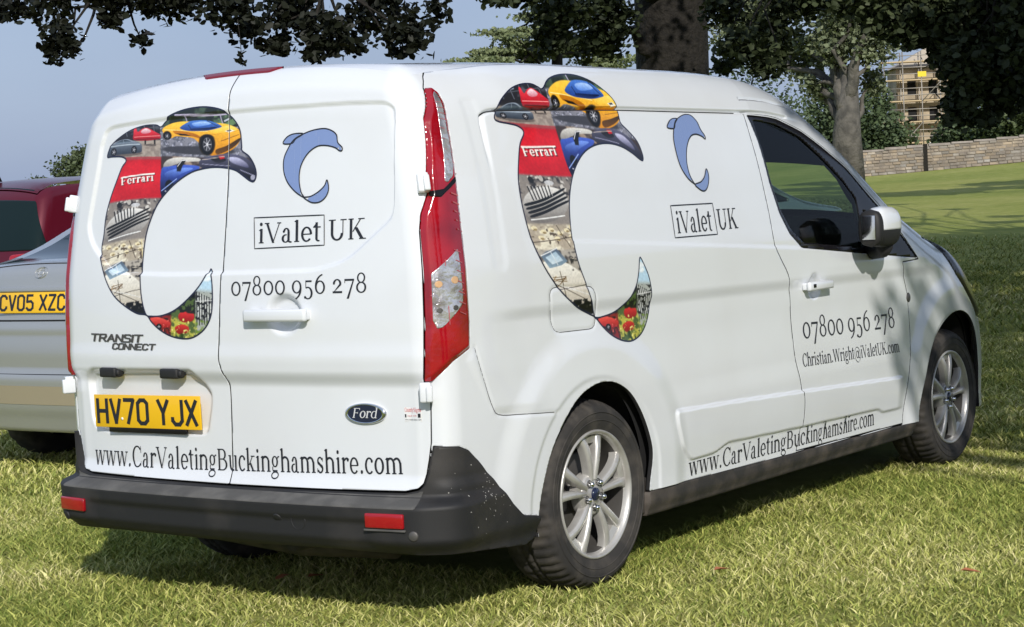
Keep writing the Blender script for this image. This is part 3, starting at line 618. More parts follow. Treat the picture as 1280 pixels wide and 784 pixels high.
b=MB(); M_=boxat(MB(),V,3.462,.822,.01,.01,.01,0,DV); b.lathe([(0,.006),(.012,.006),(.018,.003),(.022,.001),(.022,-.004)],24,M=M_@Matrix.Rotation(PI/2,4,'X')); b.out('side_indicator',alloyd,van)
# number plate + lamps
def plateobj(name,S,u,v,w_,h,text,par,off=.012,disp=DV,tilt=0,tw=.93,m=platem,us=0.0):
    b=MB(); M_=boxat(b,S,u,v,w_,h,.006,off,disp,bev=.0015,tilt=tilt); o_=b.out(name,m,par)
    P_,wd=mono(text,.17,.24,space=.36); sc_=h*.70; k=MB(); fx=w_*tw/wd
    X_=0
    for ch in text:
        if ch==' ': X_+=.36; continue
        V_=[];F_=[]
        for i,p in enumerate(mono(ch,.17,.24)[0]):
            F_.append(tuple(range(len(V_),len(V_)+len(p)))); V_+= [M_@Vector(((X_+x-wd/2)*fx,(y-.5)*sc_,.0042+(i%11)*.00002)) for x,y in p]
        build('registration_character',V_,F_,inkm,o_,smooth=False); X_+=max(a for l in ML[ch] for a,b in l)+.24
    # thin dark border
    e=.003; bb=MB()
    for a0,b0,a1,b1 in ((-w_/2+e,h/2-e-.0012,w_/2-e,h/2-e),(-w_/2+e,-h/2+e,w_/2-e,-h/2+e+.0012),(-w_/2+e,-h/2+e+.0012,-w_/2+e+.0012,h/2-e-.0012),(w_/2-e-.0012,-h/2+e+.0012,w_/2-e,h/2-e-.0012)):
        bb.add([M_@Vector((x,y,.0036)) for x,y in ((a0,b0),(a1,b0),(a1,b1),(a0,b1))],[(0,1,2,3)])
    return o_,M_
pl,PM=plateobj('number_plate',V,-1.196,.672,.545,.114,'HV70 YJX',rdl,.022,lambda a,c:-.030+0*a,tilt=.012)
b=MB(); b.lathe([(0,.006),(.005,.005),(.005,0)],12,M=PM@Matrix.Translation((-.127,-.026,.0))@Matrix.Rotation(PI/2,4,'X')); b.out('plate_screw',whitev,pl)
b=MB(); boxat(b,V,-1.20,.607,.40,.018,.010,.014,lambda a,c:-.026+0*a,bev=.002,tilt=.012); b.out('plate_holder',trimm,pl)
sm,wd=txt_polys('www',0); 
for (u,v) in ((-1.375,.805),(-1.058,.806)):
    b=MB(); boxat(b,V,u,v,.085,.034,.040,.012,lambda a,c:-.020+0*a,bev=.007); boxat(b,V,u+.040,v,.030,.020,.030,.012,lambda a,c:-.020+0*a,bev=.006); b.out('plate_lamp',blackp,rdl)
# oval badge
M_=boxat(MB(),V,-.234,.687,.01,.01,.01,.0,DV); b=MB()
prof=[(0,.007),(.80,.007),(.90,.010),(1,.006),(1,-.004)]
vv=[];ff=[];n=40
b=MB(); Ms=M_@Matrix.Scale(.078,4,(1,0,0))@Matrix.Scale(.033,4,(0,1,0))@Matrix.Rotation(PI/2,4,'X')
b.lathe([(.84,.009),(.92,.011),(1,.007),(1,-.004)],n,M=Ms); ov_=b.out('oval_badge',chrome,rdr)
b=MB(); b.lathe([(0,.0085),(.85,.0085)],n,M=Ms); b.out('badge_field',navy,ov_)
P_,wd=txt_polys('Ford',.22,.95,-.03); 
build('badge_script',[M_@Vector(((x-wd/2-.06)*.050,(y-.30)*.044,.0098+.00002*(i%9))) for i,p in enumerate(P_) for x,y in p],[tuple(range(sum(len(q) for q in P_[:i]),sum(len(q) for q in P_[:i+1]))) for i,p in enumerate(P_)],scriptm,ov_,smooth=False)
# chrome model lettering on the left door
# ---- vinyl lettering
def line(name,s,p0,p1,h,par,m=inkm,wide=1,sp=0,slant=0,capu=CP):
    _,wd=txt_polys(s,slant,wide,sp); x=0
    for ch in s:
        a,P_=GL[ch]
        if P_: decal(name,V,place([[(x+q[0]*wide+slant*q[1],q[1]) for q in p] for p in P_],wd,p0,p1,h,capu),m,par,DV)
        x+=a*wide+sp
def mline(name,s,w,gap,slant,wide,p0,p1,h,par,m):
    _,wd=mono(s,w,gap,slant,wide); x=0
    for ch in s:
        P_,_=mono(ch,w,gap,slant,wide); decal(name,V,place([[(x+q[0],q[1]) for q in p] for p in P_],wd,p0,p1,h),m,par,DV,.003)
        x+=max(a for l in ML[ch] for a,b in l)*wide+gap
mline('badge_letter','TRANSIT',.20,.17,.12,1.15,(-1.468,.915),(-1.190,.912),.024,rdl,alloyd)
mline('badge_letter','CONNECT',.22,.17,.12,1.15,(-1.345,.888),(-1.125,.886),.019,rdl,alloyd)
line('letter','07800 956 278',(-.758,1.066),(-.190,1.068),.062,rdr,capu=.73)
line('letter','www.CarVale',(-1.512,.474),(-1.512+1.395*.3565,.481),.072,rdl)
line('letter','tingBuckinghamshire.com',(-1.512+1.395*.3565,.481),(-.105,.499),.072,rdr)
line('letter','iValet',(-.648,1.2325),(-.380,1.2325),.065,rdr); line('letter','UK',(-.354,1.2325),(-.208,1.234),.065,rdr)
decal('lettering_frame',V,outline([(-.665,1.316),(-.370,1.314),(-.368,1.219),(-.661,1.216)][::-1],.0035),inkm,rdr,DV)
line('letter','iValet',(1.466,1.187),(1.728,1.188),.080,body); line('letter','UK',(1.768,1.189),(1.922,1.190),.078,body)
decal('lettering_frame',V,outline([(1.444,1.289),(1.750,1.290),(1.757,1.173),(1.446,1.172)][::-1],.0042),inkm,body,DV)
line('letter','07800 956 278',(2.405,.724),(3.300,.700),.090,fd,capu=.73)
line('letter','Christian.Wright@iValetUK.com',(2.385,.611),(3.32,.588),.053,fd)
line('letter','www.CarValetingBuc',(1.474,.295),(1.474+1.592*.588,.293),.070,body); line('letter','kinghamshire.com',(1.474+1.592*.588,.293),(3.066,.292),.070,fd)
# maker's sticker low on the right door
sx,sy=-.083,.668
decal('sticker',V,[[(sx,sy-.004),(sx+.090,sy-.004),(sx+.090,sy+.040),(sx,sy+.040)]],whitev,rdr,DV,.001)
line('sticker_letter','CountySigns',(sx+.003,sy+.026),(sx+.087,sy+.026),.013,rdr,m=redv)
P_,wd=txt_polys('0956 278'); decal('sticker_lettering',V,place(P_,wd,(sx+.018,sy+.012),(sx+.066,sy+.012),.007),redv,rdr,DV,.002,kind='stuff')
decal('sticker_lettering',V,[[(sx+.072,sy+.009),(sx+.084,sy+.009),(sx+.084,sy+.021),(sx+.072,sy+.021)],[(sx+.004,sy+.009),(sx+.012,sy+.009),(sx+.012,sy+.019),(sx+.004,sy+.019)]],inkm,rdr,DV,.0025,kind='stuff')
P_,wd=txt_polys('www.countysigns.com'); decal('sticker_lettering',V,place(P_,wd,(sx+.003,sy),(sx+.087,sy),.007),inkm,rdr,DV,.002,kind='stuff')
def strip(name,S,pts,w_,m,par,disp,lift=.001,**kw):
    P=[]; 
    for a,b in zip(pts[:-1],pts[1:]):
        a=np.array(a);b=np.array(b); n=max(1,int(np.linalg.norm(b-a)/.03)); P+=[a+(b-a)*k/n for k in range(n)]
    P.append(np.array(pts[-1],float)); L_=[];R_=[]
    for i,p in enumerate(P):
        t=P[min(i+1,len(P)-1)]-P[max(i-1,0)]; t/=np.linalg.norm(t)+1e-9; n=np.array((-t[1],t[0]))*w_/2; L_.append(tuple(p+n)); R_.append(tuple(p-n))
    return decal(name,S,[[R_[i],R_[i+1],L_[i+1],L_[i]] for i in range(len(P)-1)],m,par,disp,lift,**kw)
strip('roof_channel_shade',V,[p for p in GROOVE if p[1]>1.60 and p[0]<2.13],.0058,groovem,body,DV,.0028)  # dark strip painted along the channel floor as its shade
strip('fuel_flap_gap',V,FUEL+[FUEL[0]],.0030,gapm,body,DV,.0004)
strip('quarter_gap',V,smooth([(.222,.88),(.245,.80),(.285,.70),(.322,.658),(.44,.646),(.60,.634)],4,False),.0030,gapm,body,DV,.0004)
strip('roof_joint_shade',V,[(2.15,1.748),(2.383,1.762),(2.597,1.757),(2.82,1.712),(2.918,1.655),(3.10,1.548)],.006,groovem,body,DV,.0005)  # painted shade line along the roof joint groove
# ---- small blue dolphins
def dolph(body_,fin,tail,par,w_=.0042):
    for nm,pl_ in (('dolphin_fin',fin),('dolphin_body',body_),('dolphin_tail',tail)):
        S_=smooth(pl_,5); decal(nm,V,tess(S_,.012),bluev,par,DV,.0012); decal('dolphin_outline',V,outline(S_,w_),inkm,par,DV,.0018)
dolph([(-.464,1.575),(-.421,1.585),(-.378,1.587),(-.347,1.578),(-.328,1.563),(-.323,1.54),(-.305,1.523),(-.306,1.513),(-.316,1.514),(-.332,1.524),(-.369,1.533),(-.406,1.532),(-.443,1.511),(-.469,1.474),(-.475,1.431),(-.466,1.391),(-.453,1.373),(-.489,1.392),(-.522,1.423),(-.54,1.458),(-.542,1.498),(-.526,1.531),(-.502,1.559)],
 [(-.547,1.55),(-.532,1.569),(-.503,1.578),(-.464,1.576),(-.493,1.562),(-.51,1.548)],[(-.453,1.373),(-.426,1.375),(-.395,1.388),(-.371,1.406),(-.361,1.424),(-.354,1.396),(-.364,1.372),(-.388,1.356),(-.419,1.355),(-.444,1.366)],rdr)
dolph([(1.616,1.614),(1.668,1.638),(1.719,1.637),(1.755,1.602),(1.77,1.569),(1.79,1.546),(1.787,1.534),(1.764,1.545),(1.723,1.552),(1.68,1.542),(1.636,1.502),(1.612,1.451),(1.613,1.405),(1.632,1.373),(1.644,1.363),(1.599,1.386),(1.564,1.425),(1.551,1.47),(1.553,1.528),(1.571,1.567),(1.592,1.595)],
 [(1.53,1.576),(1.549,1.596),(1.58,1.614),(1.616,1.614),(1.592,1.591),(1.576,1.573)],[(1.644,1.363),(1.688,1.372),(1.721,1.391),(1.744,1.42),(1.754,1.397),(1.742,1.364),(1.719,1.342),(1.692,1.338),(1.662,1.349)],body,.0052)
# ---- the big photo-filled dolphins: a print, painted at print resolution
s2l=lambda c:tuple(((x+.055)/1.055)**2.4 if x>.04045 else x/12.92 for x in c)
def vnoise(x,y,sc_,seed=0):
    x=x/sc_+seed*17.3; y=y/sc_+seed*9.1; i=np.floor(x);j=np.floor(y); f=x-i;g=y-j; f=f*f*(3-2*f); g=g*g*(3-2*g)
    h=lambda a,b:np.modf(np.abs(np.sin(a*127.1+b*311.7+seed)*43758.5453))[0]
    return (h(i,j)*(1-f)+h(i+1,j)*f)*(1-g)+(h(i,j+1)*(1-f)+h(i+1,j+1)*f)*g
def psd(x,y,poly,m=8):
    P=np.array(poly,float)/200.; return sdf(x/200.,y/200.,P)*200.
def paint(X,Y):
    C_=np.zeros((len(X),3))
    def fill(mask,c): C_[:]=C_*(1-mask[:,None])+np.array(c)*mask[:,None]
    def poly(p,c,e=1.6,sm=0): fill(1-sstep(psd(X,Y,smooth(p,4) if sm else p),-e,e),c)
    def ell(cx,cy,rx,ry,c): fill(1-sstep(np.hypot((X-cx)/rx,(Y-cy)/ry),.88,1.1),c)
    def box(x0,y0,x1,y1,c,e=2): fill(sstep(X,x0-e,x0+e)*(1-sstep(X,x1-e,x1+e))*sstep(Y,y0-e,y0+e)*(1-sstep(Y,y1-e,y1+e)),c)
    def speck(x0,y0,x1,y1,c,sc_,th,seed): 
        fill(sstep(X,x0-2,x0+2)*(1-sstep(X,x1-2,x1+2))*sstep(Y,y0-2,y0+2)*(1-sstep(Y,y1-2,y1+2))*sstep(vnoise(X,Y,sc_,seed),th,th+.12),c)
    n2=vnoise(X,Y,4,2)
    def soft(x0,y0,x1,y1,c,sc_,th,seed,wd=.30,a=1.0):
        fill(a*sstep(X,x0-2,x0+2)*(1-sstep(X,x1-2,x1+2))*sstep(Y,y0-2,y0+2)*(1-sstep(Y,y1-2,y1+2))*sstep(vnoise(X,Y,sc_,seed)*.65+vnoise(X,Y,sc_*.45,seed+40)*.35,th,th+wd),c)
    def grad(p,ca,cb,ya,yb,e=1.4,sm=1):
        m=1-sstep(psd(X,Y,smooth(p,5) if sm else p),-e,e); t=np.clip((Y-ya)/(yb-ya),0,1)[:,None]; col=np.array(ca)*(1-t)+np.array(cb)*t; C_[:]=C_*(1-m[:,None])+col*m[:,None]
    def seg(a,b_,w_,c):
        a=np.array(a,float);b_=np.array(b_,float); n=np.array([-(b_-a)[1],(b_-a)[0]]); n=n/np.linalg.norm(n)*w_/2; poly([tuple(a+n),tuple(b_+n),tuple(b_-n),tuple(a-n)],c,.9)
    def wheel_(cx,cy,rx,ry,sp=6):
        ell(cx,cy,rx,ry,(.05,.05,.06)); ell(cx,cy,rx*.66,ry*.66,(.42,.42,.45)); ell(cx,cy,rx*.58,ry*.58,(.14,.14,.16))
        for k in range(sp): seg((cx,cy),(cx+rx*.6*math.cos(k*2*PI/sp),cy+ry*.6*math.sin(k*2*PI/sp)),max(1.4,rx*.12),(.68,.68,.72))
        ell(cx,cy,rx*.16,ry*.16,(.85,.85,.88))
    # hangar with two small cars
    box(0,0,252,160,(.15,.15,.17)); soft(0,30,252,120,(.30,.31,.35),22,.45,3); box(0,150,252,206,(.66,.61,.57),6); soft(0,165,252,206,(.56,.51,.48),12,.4,4)
    for k in range(6): seg((100+k*30,40),(114+k*30,128),2.2,(.40,.42,.47))
    seg((60,118),(252,92),2.0,(.34,.36,.40)); poly([(120,92),(150,84),(152,100),(122,108)],(.50,.54,.60))
    grad([(164,118),(166,98),(172,96),(178,110),(190,101),(205,96),(222,104),(236,114),(250,126),(250,140),(240,147),(205,152),(170,148),(162,138)],(.93,.22,.28),(.60,.05,.10),100,150); grad([(188,108),(204,98),(220,108),(212,117),(194,118)],(.98,.92,.94),(.80,.45,.52),98,118); seg((166,132),(248,130),2.5,(.98,.62,.62)); seg((170,144),(244,143),3,(.30,.03,.05)); box(198,150,203,166,(.10,.10,.10),1); box(228,148,233,170,(.10,.10,.10),1); ell(216,168,20,3,(.40,.36,.34))
    ell(135,190,56,6,(.42,.38,.36)); grad([(80,186),(84,170),(96,158),(110,147),(126,140),(144,139),(160,148),(176,156),(188,166),(190,178),(182,188),(120,190),(88,190)],(.62,.67,.74),(.20,.23,.28),140,188); grad([(106,156),(122,143),(142,142),(156,153),(132,157)],(.16,.19,.24),(.48,.55,.62),142,158); seg((131,142),(133,157),1.6,(.55,.6,.66)); seg((88,168),(184,166),2,(.80,.85,.90)); wheel_(101,182,9,10,5); wheel_(165,180,9,10,5)
    # yellow supercar
    box(250,0,600,98,(.13,.16,.15)); soft(250,30,600,98,(.27,.34,.28),20,.45,5); soft(420,50,600,98,(.40,.52,.36),16,.35,55); box(250,94,600,200,(.52,.52,.57),4); soft(250,94,600,200,(.36,.37,.42),10,.40,6); soft(250,94,600,200,(.70,.70,.78),7,.60,7,.2)
    seg((300,62),(470,46),3,(.78,.74,.86)); seg((330,58),(336,76),3,(.7,.66,.78)); seg((440,50),(448,80),3,(.7,.66,.78)); seg((452,70),(470,60),6,(.75,.77,.82))
    ell(370,178,120,12,(.24,.24,.27))
    grad([(257,112),(258,100),(272,88),(296,78),(330,73),(400,74),(452,79),(478,90),(494,104),(502,124),(500,146),(490,162),(466,178),(430,190),(402,188),(384,168),(352,144),(322,136),(298,134),(284,143),(268,136)],(1.0,.80,.26),(.86,.55,.08),78,186)
    grad([(400,96),(440,92),(470,88),(490,106),(478,118),(440,126),(412,118)],(1.0,.88,.44),(.98,.74,.20),88,126); grad([(292,106),(330,112),(362,124),(378,146),(350,136),(316,128),(296,122)],(.78,.48,.06),(.62,.36,.04),106,146); poly([(300,120),(330,124),(346,134),(312,130)],(.10,.08,.06)); seg((262,104),(400,112),2.2,(1,.93,.62)); seg((405,130),(498,112),2,(.80,.50,.08))
    grad([(424,174),(458,162),(498,142),(497,152),(470,172),(430,187)],(.20,.14,.06),(.42,.26,.05),142,187); poly([(452,112),(470,104),(484,112),(466,120)],(.96,.95,.90)); poly([(458,110),(470,106),(474,111),(462,115)],(.25,.25,.28)); seg((440,150),(496,132),2,(.55,.33,.04))
    grad([(312,96),(330,80),(352,70),(396,67),(426,76),(444,90),(432,98),(398,108),(352,110),(326,106)],(.30,.50,.84),(.12,.24,.54),68,108); grad([(352,78),(388,71),(412,78),(384,88),(360,90)],(.70,.82,.98),(.34,.52,.86),71,90); grad([(346,100),(392,96),(430,92),(398,106),(356,108)],(.06,.10,.24),(.14,.22,.44),94,108); seg((398,68),(436,92),2,(.10,.14,.26)); seg((338,84),(350,104),2,(.10,.14,.26))
    ell(396,158,26,33,(.13,.10,.05)); wheel_(397,160,21,29,7); ell(271,130,14,21,(.13,.10,.05)); wheel_(271,132,10,17,5)
    # red nameplate
    box(60,200,251,324,(.84,.10,.16)); soft(60,200,251,324,(.70,.06,.12),60,.3,8,.6); box(60,200,251,206,(.60,.30,.30),4)
    P_,wd=txt_polys('Ferrari',0,1,.06)
    for off,c in (((2.2,2.4),(.20,.02,.04)),((0,0),(.98,.97,.95))):
        for p in P_:
            for bx_ in (-.8,.8): poly([(124+bx_+off[0]+x/wd*104,275+off[1]-x/wd*7-y/.7*21) for x,y in p],c,.9)
        poly([(124+off[0],252+off[1]),(230+off[0],245+off[1]),(230+off[0],249+off[1]),(124+off[0],256+off[1])],c,.8)
    # blue car and dark car
    box(251,197,600,330,(.24,.20,.20),3); soft(251,197,380,240,(.62,.54,.48),18,.45,9); grad([(258,222),(274,206),(310,199),(366,199),(374,208),(330,212),(290,222),(264,236)],(.90,.89,.87),(.48,.46,.45),199,234); grad([(251,238),(276,226),(320,220),(372,224),(352,244),(318,262),(286,288),(251,316)],(.26,.38,.80),(.04,.06,.20),222,306); grad([(262,246),(310,230),(352,230),(316,246),(280,264)],(.46,.60,.95),(.14,.22,.52),230,262); poly([(300,222),(318,206),(330,206),(318,224),(312,240),(300,240)],(.08,.08,.10)); seg((302,226),(316,208),2,(.92,.92,.95)); seg((316,208),(334,206),2,(.92,.92,.95)); ell(276,282,13,16,(.04,.04,.06)); seg((251,300),(300,262),2.4,(.62,.72,.98)); seg((262,300),(276,306),2.5,(.9,.9,.95))
    grad([(372,208),(396,196),(430,188),(474,186),(512,194),(540,214),(556,244),(552,270),(532,268),(500,246),(460,234),(410,228),(376,226)],(.34,.34,.44),(.05,.05,.08),188,262); grad([(462,196),(492,196),(520,212),(526,226),(500,220),(474,210)],(.78,.78,.90),(.30,.30,.42),196,226); grad([(408,200),(440,193),(456,204),(430,212)],(.06,.06,.08),(.18,.18,.22),193,212); poly([(432,192),(448,190),(452,198),(438,201)],(.80,.12,.14)); seg((380,216),(468,220),2,(.58,.58,.70)); seg((500,232),(548,252),2.2,(.60,.60,.72)); ell(540,256,7,8,(.62,.62,.70)); seg((380,204),(452,192),1.8,(.75,.70,.68))
    # polished engine and hull
    box(40,322,251,456,(.55,.52,.50),5); soft(40,322,251,372,(.20,.19,.20),16,.40,11); soft(40,322,251,366,(.84,.82,.80),10,.60,12,.2)
    grad([(74,404),(92,376),(124,356),(162,350),(198,358),(212,378),(204,404),(176,428),(136,444),(92,446),(72,428)],(.93,.92,.91),(.46,.44,.43),352,444)
    for k in range(4): grad([(84+k*2,398+k*10),(130,384+k*10),(176,366+k*10),(210,352+k*11),(210,357+k*11),(176,373+k*10),(132,391+k*10),(86+k*2,404+k*10)],(.05,.05,.06),(.10,.10,.11),350,440,1.0)
    for k in range(7): seg((104+k*10,352-k*.8),(110+k*9,388-k*2),3.4,(.07,.07,.08)); seg((108+k*10,352-k*.8),(114+k*9,386-k*2),1.6,(.85,.85,.86))
    seg((86,440),(186,426),3,(.98,.98,.98)); ell(170,340,14,6,(.80,.80,.82)); ell(120,335,8,9,(.12,.12,.13)); ell(150,330,6,8,(.72,.70,.68))
    box(40,450,214,522,(.70,.65,.58),5); soft(40,450,214,522,(.90,.87,.79),14,.42,13); soft(40,458,214,520,(.34,.29,.24),10,.60,14,.15)
    for k,(x_,y_) in enumerate(((88,462),(110,470),(132,464),(154,474),(176,466),(100,486),(142,488),(184,484))): ell(x_,y_,8,6,(.93,.88,.74)); ell(x_+2,y_+3,5,3,(.60,.52,.36))
    seg((70,500),(200,482),2,(.22,.18,.14)); seg((150,452),(170,512),2,(.24,.20,.16)); seg((188,452),(192,510),3,(.86,.80,.62))
    # white boat deck
    box(40,518,216,662,(.70,.67,.63),4); soft(40,518,216,560,(.30,.28,.27),14,.5,15); grad([(62,580),(84,552),(120,544),(158,560),(194,596),(204,640),(190,672),(150,668),(104,630),(72,604)],(.98,.97,.94),(.76,.72,.66),544,668); grad([(84,534),(100,522),(128,514),(150,548),(132,558),(100,566)],(.30,.36,.44),(.56,.66,.74),514,566,1.2,0); grad([(94,538),(124,522),(138,546),(108,556)],(.62,.72,.80),(.86,.92,.96),522,556,1.2,0); seg((84,534),(130,513),2.4,(.95,.95,.95)); seg((110,522),(122,558),1.8,(.88,.90,.92)); soft(158,524,216,574,(.16,.15,.15),10,.35,17); seg((160,540),(212,552),2,(.80,.76,.70))
    for k in range(9): seg((98+6*math.cos(k*2.3)*3,600+5*math.sin(k*1.7)*3),(118+7*math.cos(k*3.1)*3,600+4*math.sin(k*2.9)*3),1.8,(.62,.46,.24) if k%2 else (.40,.28,.14))
    seg((84,624),(196,612),1.8,(.20,.17,.14)); seg((96,598),(186,650),1.8,(.24,.20,.16)); seg((124,574),(132,642),1.8,(.30,.26,.2)); seg((70,590),(200,640),1.6,(.9,.9,.9))
    box(100,658,224,702,(.60,.58,.55),5); soft(140,648,224,702,(.04,.04,.06),9,.36,19,.15); ell(176,668,12,9,(.05,.05,.07)); ell(196,680,9,7,(.07,.07,.09)); seg((150,680),(214,690),2,(.75,.75,.78))
    # show field in the tail
    box(205,692,300,782,(.52,.12,.12),4); soft(205,692,300,782,(.12,.07,.08),11,.46,20); grad([(216,706),(240,698),(268,704),(288,716),(276,726),(240,722)],(.94,.34,.30),(.62,.08,.10),698,726); soft(205,700,300,782,(.90,.42,.38),7,.68,21,.12); ell(250,724,9,8,(.06,.05,.05)); wheel_(250,724,7,6,4)
    box(288,640,374,782,(.30,.38,.20),5); soft(288,696,374,782,(.74,.72,.30),12,.36,22); grad([(312,690),(330,676),(352,676),(362,690),(356,704),(330,710),(314,704)],(.90,.20,.20),(.56,.05,.08),676,708); grad([(300,726),(322,716),(344,722),(340,736),(312,742)],(.84,.18,.18),(.50,.05,.07),716,742); soft(288,700,374,782,(.92,.88,.52),7,.66,24,.15); soft(288,640,374,684,(.10,.12,.10),9,.42,25,.15); soft(288,740,374,782,(.16,.26,.08),8,.52,56,.15)
    box(366,560,440,782,(.66,.68,.66),4); 
    for k in range(7): seg((370+k*8,618+k*3),(371+k*8,716-k*2),3.2,(.08,.08,.10)); seg((374+k*8,624+k*3),(375+k*8,700-k*2),1.8,(.93,.93,.93))
    soft(366,620,440,700,(.12,.12,.14),7,.55,26,.12); seg((366,648),(430,640),2.4,(.85,.85,.85)); soft(366,700,440,782,(.42,.52,.20),10,.4,28); soft(366,720,440,782,(.80,.78,.42),7,.62,57,.15); box(366,520,440,614,(.72,.84,.92),9); soft(366,520,440,614,(.93,.96,.98),16,.45,58)
    C_*= (.95+.10*n2[:,None])
    return np.array([s2l(c) for c in np.clip(C_,0,1)]) if False else np.where(np.clip(C_,0,1)>.04045,((np.clip(C_,0,1)+.055)/1.055)**2.4,np.clip(C_,0,1)/12.92)
def fit(src,dst):
    A=np.array([[a,b,1] for a,b in src]); X_,*_=np.linalg.lstsq(A,np.array(dst),rcond=None); return X_
DOLR=[(-1.395,1.551),(-1.388,1.578),(-1.346,1.64),(-1.281,1.69),(-1.208,1.708),(-1.142,1.703),(-1.116,1.688),(-1.095,1.712),(-1.06,1.732),(-1.001,1.745),(-.926,1.748),(-.865,1.741),(-.811,1.724),(-.771,1.692),(-.743,1.639),(-.731,1.582),(-.726,1.551),(-.724,1.538),(-.692,1.518),(-.666,1.485),(-.657,1.454),(-.668,1.432),(-.689,1.435),(-.718,1.452),(-.754,1.472),(-.798,1.482),(-.849,1.487),(-.9,1.485),(-.959,1.475),(-1.026,1.446),(-1.079,1.411),(-1.117,1.376),(-1.148,1.329),(-1.171,1.276),(-1.183,1.212),(-1.188,1.137),(-1.181,1.061),(-1.163,1.01),(-1.139,1.003),(-1.084,1.005),(-1.021,1.023),(-.958,1.059),(-.905,1.1),(-.868,1.142),(-.857,1.157),(-.846,1.141),(-.839,1.099),(-.839,1.047),(-.85,.995),(-.882,.954),(-.935,.927),(-.988,.922),(-1.049,.932),(-1.102,.954),(-1.14,.98),(-1.163,1.002),(-1.212,1.008),(-1.277,1.035),(-1.336,1.073),(-1.379,1.129),(-1.407,1.195),(-1.414,1.239),(-1.404,1.283),(-1.394,1.348),(-1.369,1.413),(-1.337,1.472),(-1.313,1.514),(-1.292,1.535),(-1.315,1.547),(-1.368,1.55)]
LOCR=[(80,195),(85,170),(110,135),(150,105),(195,88),(235,85),(250,92),(265,75),(290,58),(330,43),(380,35),(420,36),(455,45),(480,65),(498,95),(505,130),(507,160),(508,172),(530,190),(548,220),(553,250),(545,272),(530,270),(510,255),(485,238),(455,230),(420,228),(385,232),(345,245),(300,275),(265,310),(240,345),(220,390),(205,440),(196,500),(192,570),(197,640),(210,688),(225,694),(260,692),(300,675),(340,640),(375,600),(400,560),(408,545)]
DOLS=[(.475,1.6),(.492,1.639),(.535,1.701),(.605,1.753),(.679,1.777),(.742,1.78),(.774,1.766),(.793,1.758),(.848,1.796),(.913,1.818),(.99,1.828),(1.063,1.824),(1.128,1.801),(1.176,1.76),(1.208,1.714),(1.217,1.663),(1.218,1.612),(1.221,1.589),(1.257,1.563),(1.3,1.525),(1.316,1.479),(1.31,1.454),(1.289,1.456),(1.244,1.48),(1.183,1.503),(1.107,1.514),(1.025,1.509),(.949,1.487),(.89,1.451),(.846,1.408),(.813,1.354),(.792,1.289),(.784,1.205),(.798,1.121),(.844,1.034),(.888,.946),(.9,.926),(.94,.925),(1.022,.937),(1.096,.969),(1.149,1.015),(1.172,1.064),(1.185,1.116),(1.215,1.087),(1.246,1.035),(1.256,.971),(1.233,.896),(1.185,.843),(1.118,.823),(1.049,.829),(.984,.853),(.933,.888),(.895,.921),(.854,.937),(.762,.973),(.674,1.032),(.6,1.107),(.555,1.179),(.532,1.25),(.521,1.332),(.526,1.401),(.552,1.471),(.577,1.518),(.61,1.553),(.588,1.571),(.544,1.579),(.491,1.586)]
AR=fit(DOLR[:len(LOCR)],LOCR)
# the side print: landmarks of the same artwork
lmL=[(130,205),(250,200),(90,322),(250,322),(258,110),(500,130),(395,156),(270,130),(85,178),(188,176),(480,85),(290,58),(105,140),(243,90),(553,250),(485,238),(430,200),(105,265),(70,440),(200,500),(90,515),(95,612),(192,600),(185,690),(210,690),(408,545),(378,650),(421,650),(330,770),(222,700),(222,385)]
lmS=[(.598,1.563),(.84,1.564),(.527,1.413),(.833,1.409),(.801,1.731),(1.213,1.612),(1.054,1.619),(.839,1.713),(.498,1.619),(.673,1.621),(1.235,1.744),(.913,1.818),(.54,1.691),(.784,1.766),(1.31,1.454),(1.183,1.503),(1.125,1.556),(.55,1.471),(.521,1.297),(.784,1.205),(.578,1.155),(.645,1.046),(.844,1.034),(.835,.944),(.903,.926),(1.185,1.116),(1.171,.976),(1.257,.971),(1.093,.823),(.931,.919),(.801,1.313)]
def quad(p): p=np.array(p); a,b=p[:,0],p[:,1]; return np.stack([np.ones(len(p)),a,b,a*b,a*a,b*b,a*a*b,a*b*b,b**3,a**3],1)
QR=np.linalg.lstsq(quad([(a+1.05,b-1.3) for a,b in DOLR[:len(LOCR)]]),np.array(LOCR,float),rcond=None)[0]
QS=np.linalg.lstsq(quad(lmS),np.array(lmL),rcond=None)[0]
def dolphin(name,outl,par,loc,seams,lift=.0013):
    O=smooth(outl,4)
    def S_(u,v):
        s=sdf(u,v,O)
        for q in seams: s=np.maximum(s,.0022-pdist(u,v,q))
        return s
    def colr(u,v):
        L_=loc(u,v); c=paint(L_[:,0],L_[:,1]); e=sstep(-sdf(u,v,O),.0045,.0070)[:,None]; return c*e+np.array([.012,.016,.045])*(1-e)
    a=np.array(outl); return panel(name,V,S_,(a[:,0].min()-.01,a[:,0].max()+.01,a[:,1].min()-.01,a[:,1].max()+.01),.0024,printm,par,DV,0,lift=lift,col=colr)
dolphin('photo_dolphin_print',DOLR,rdl,lambda u,v:quad(np.stack([u+1.05,v-1.3],1))@QR,[SEAM])
dolphin('photo_dolphin_print',DOLS,body,lambda u,v:quad(np.stack([u,v],1))@QS,[])
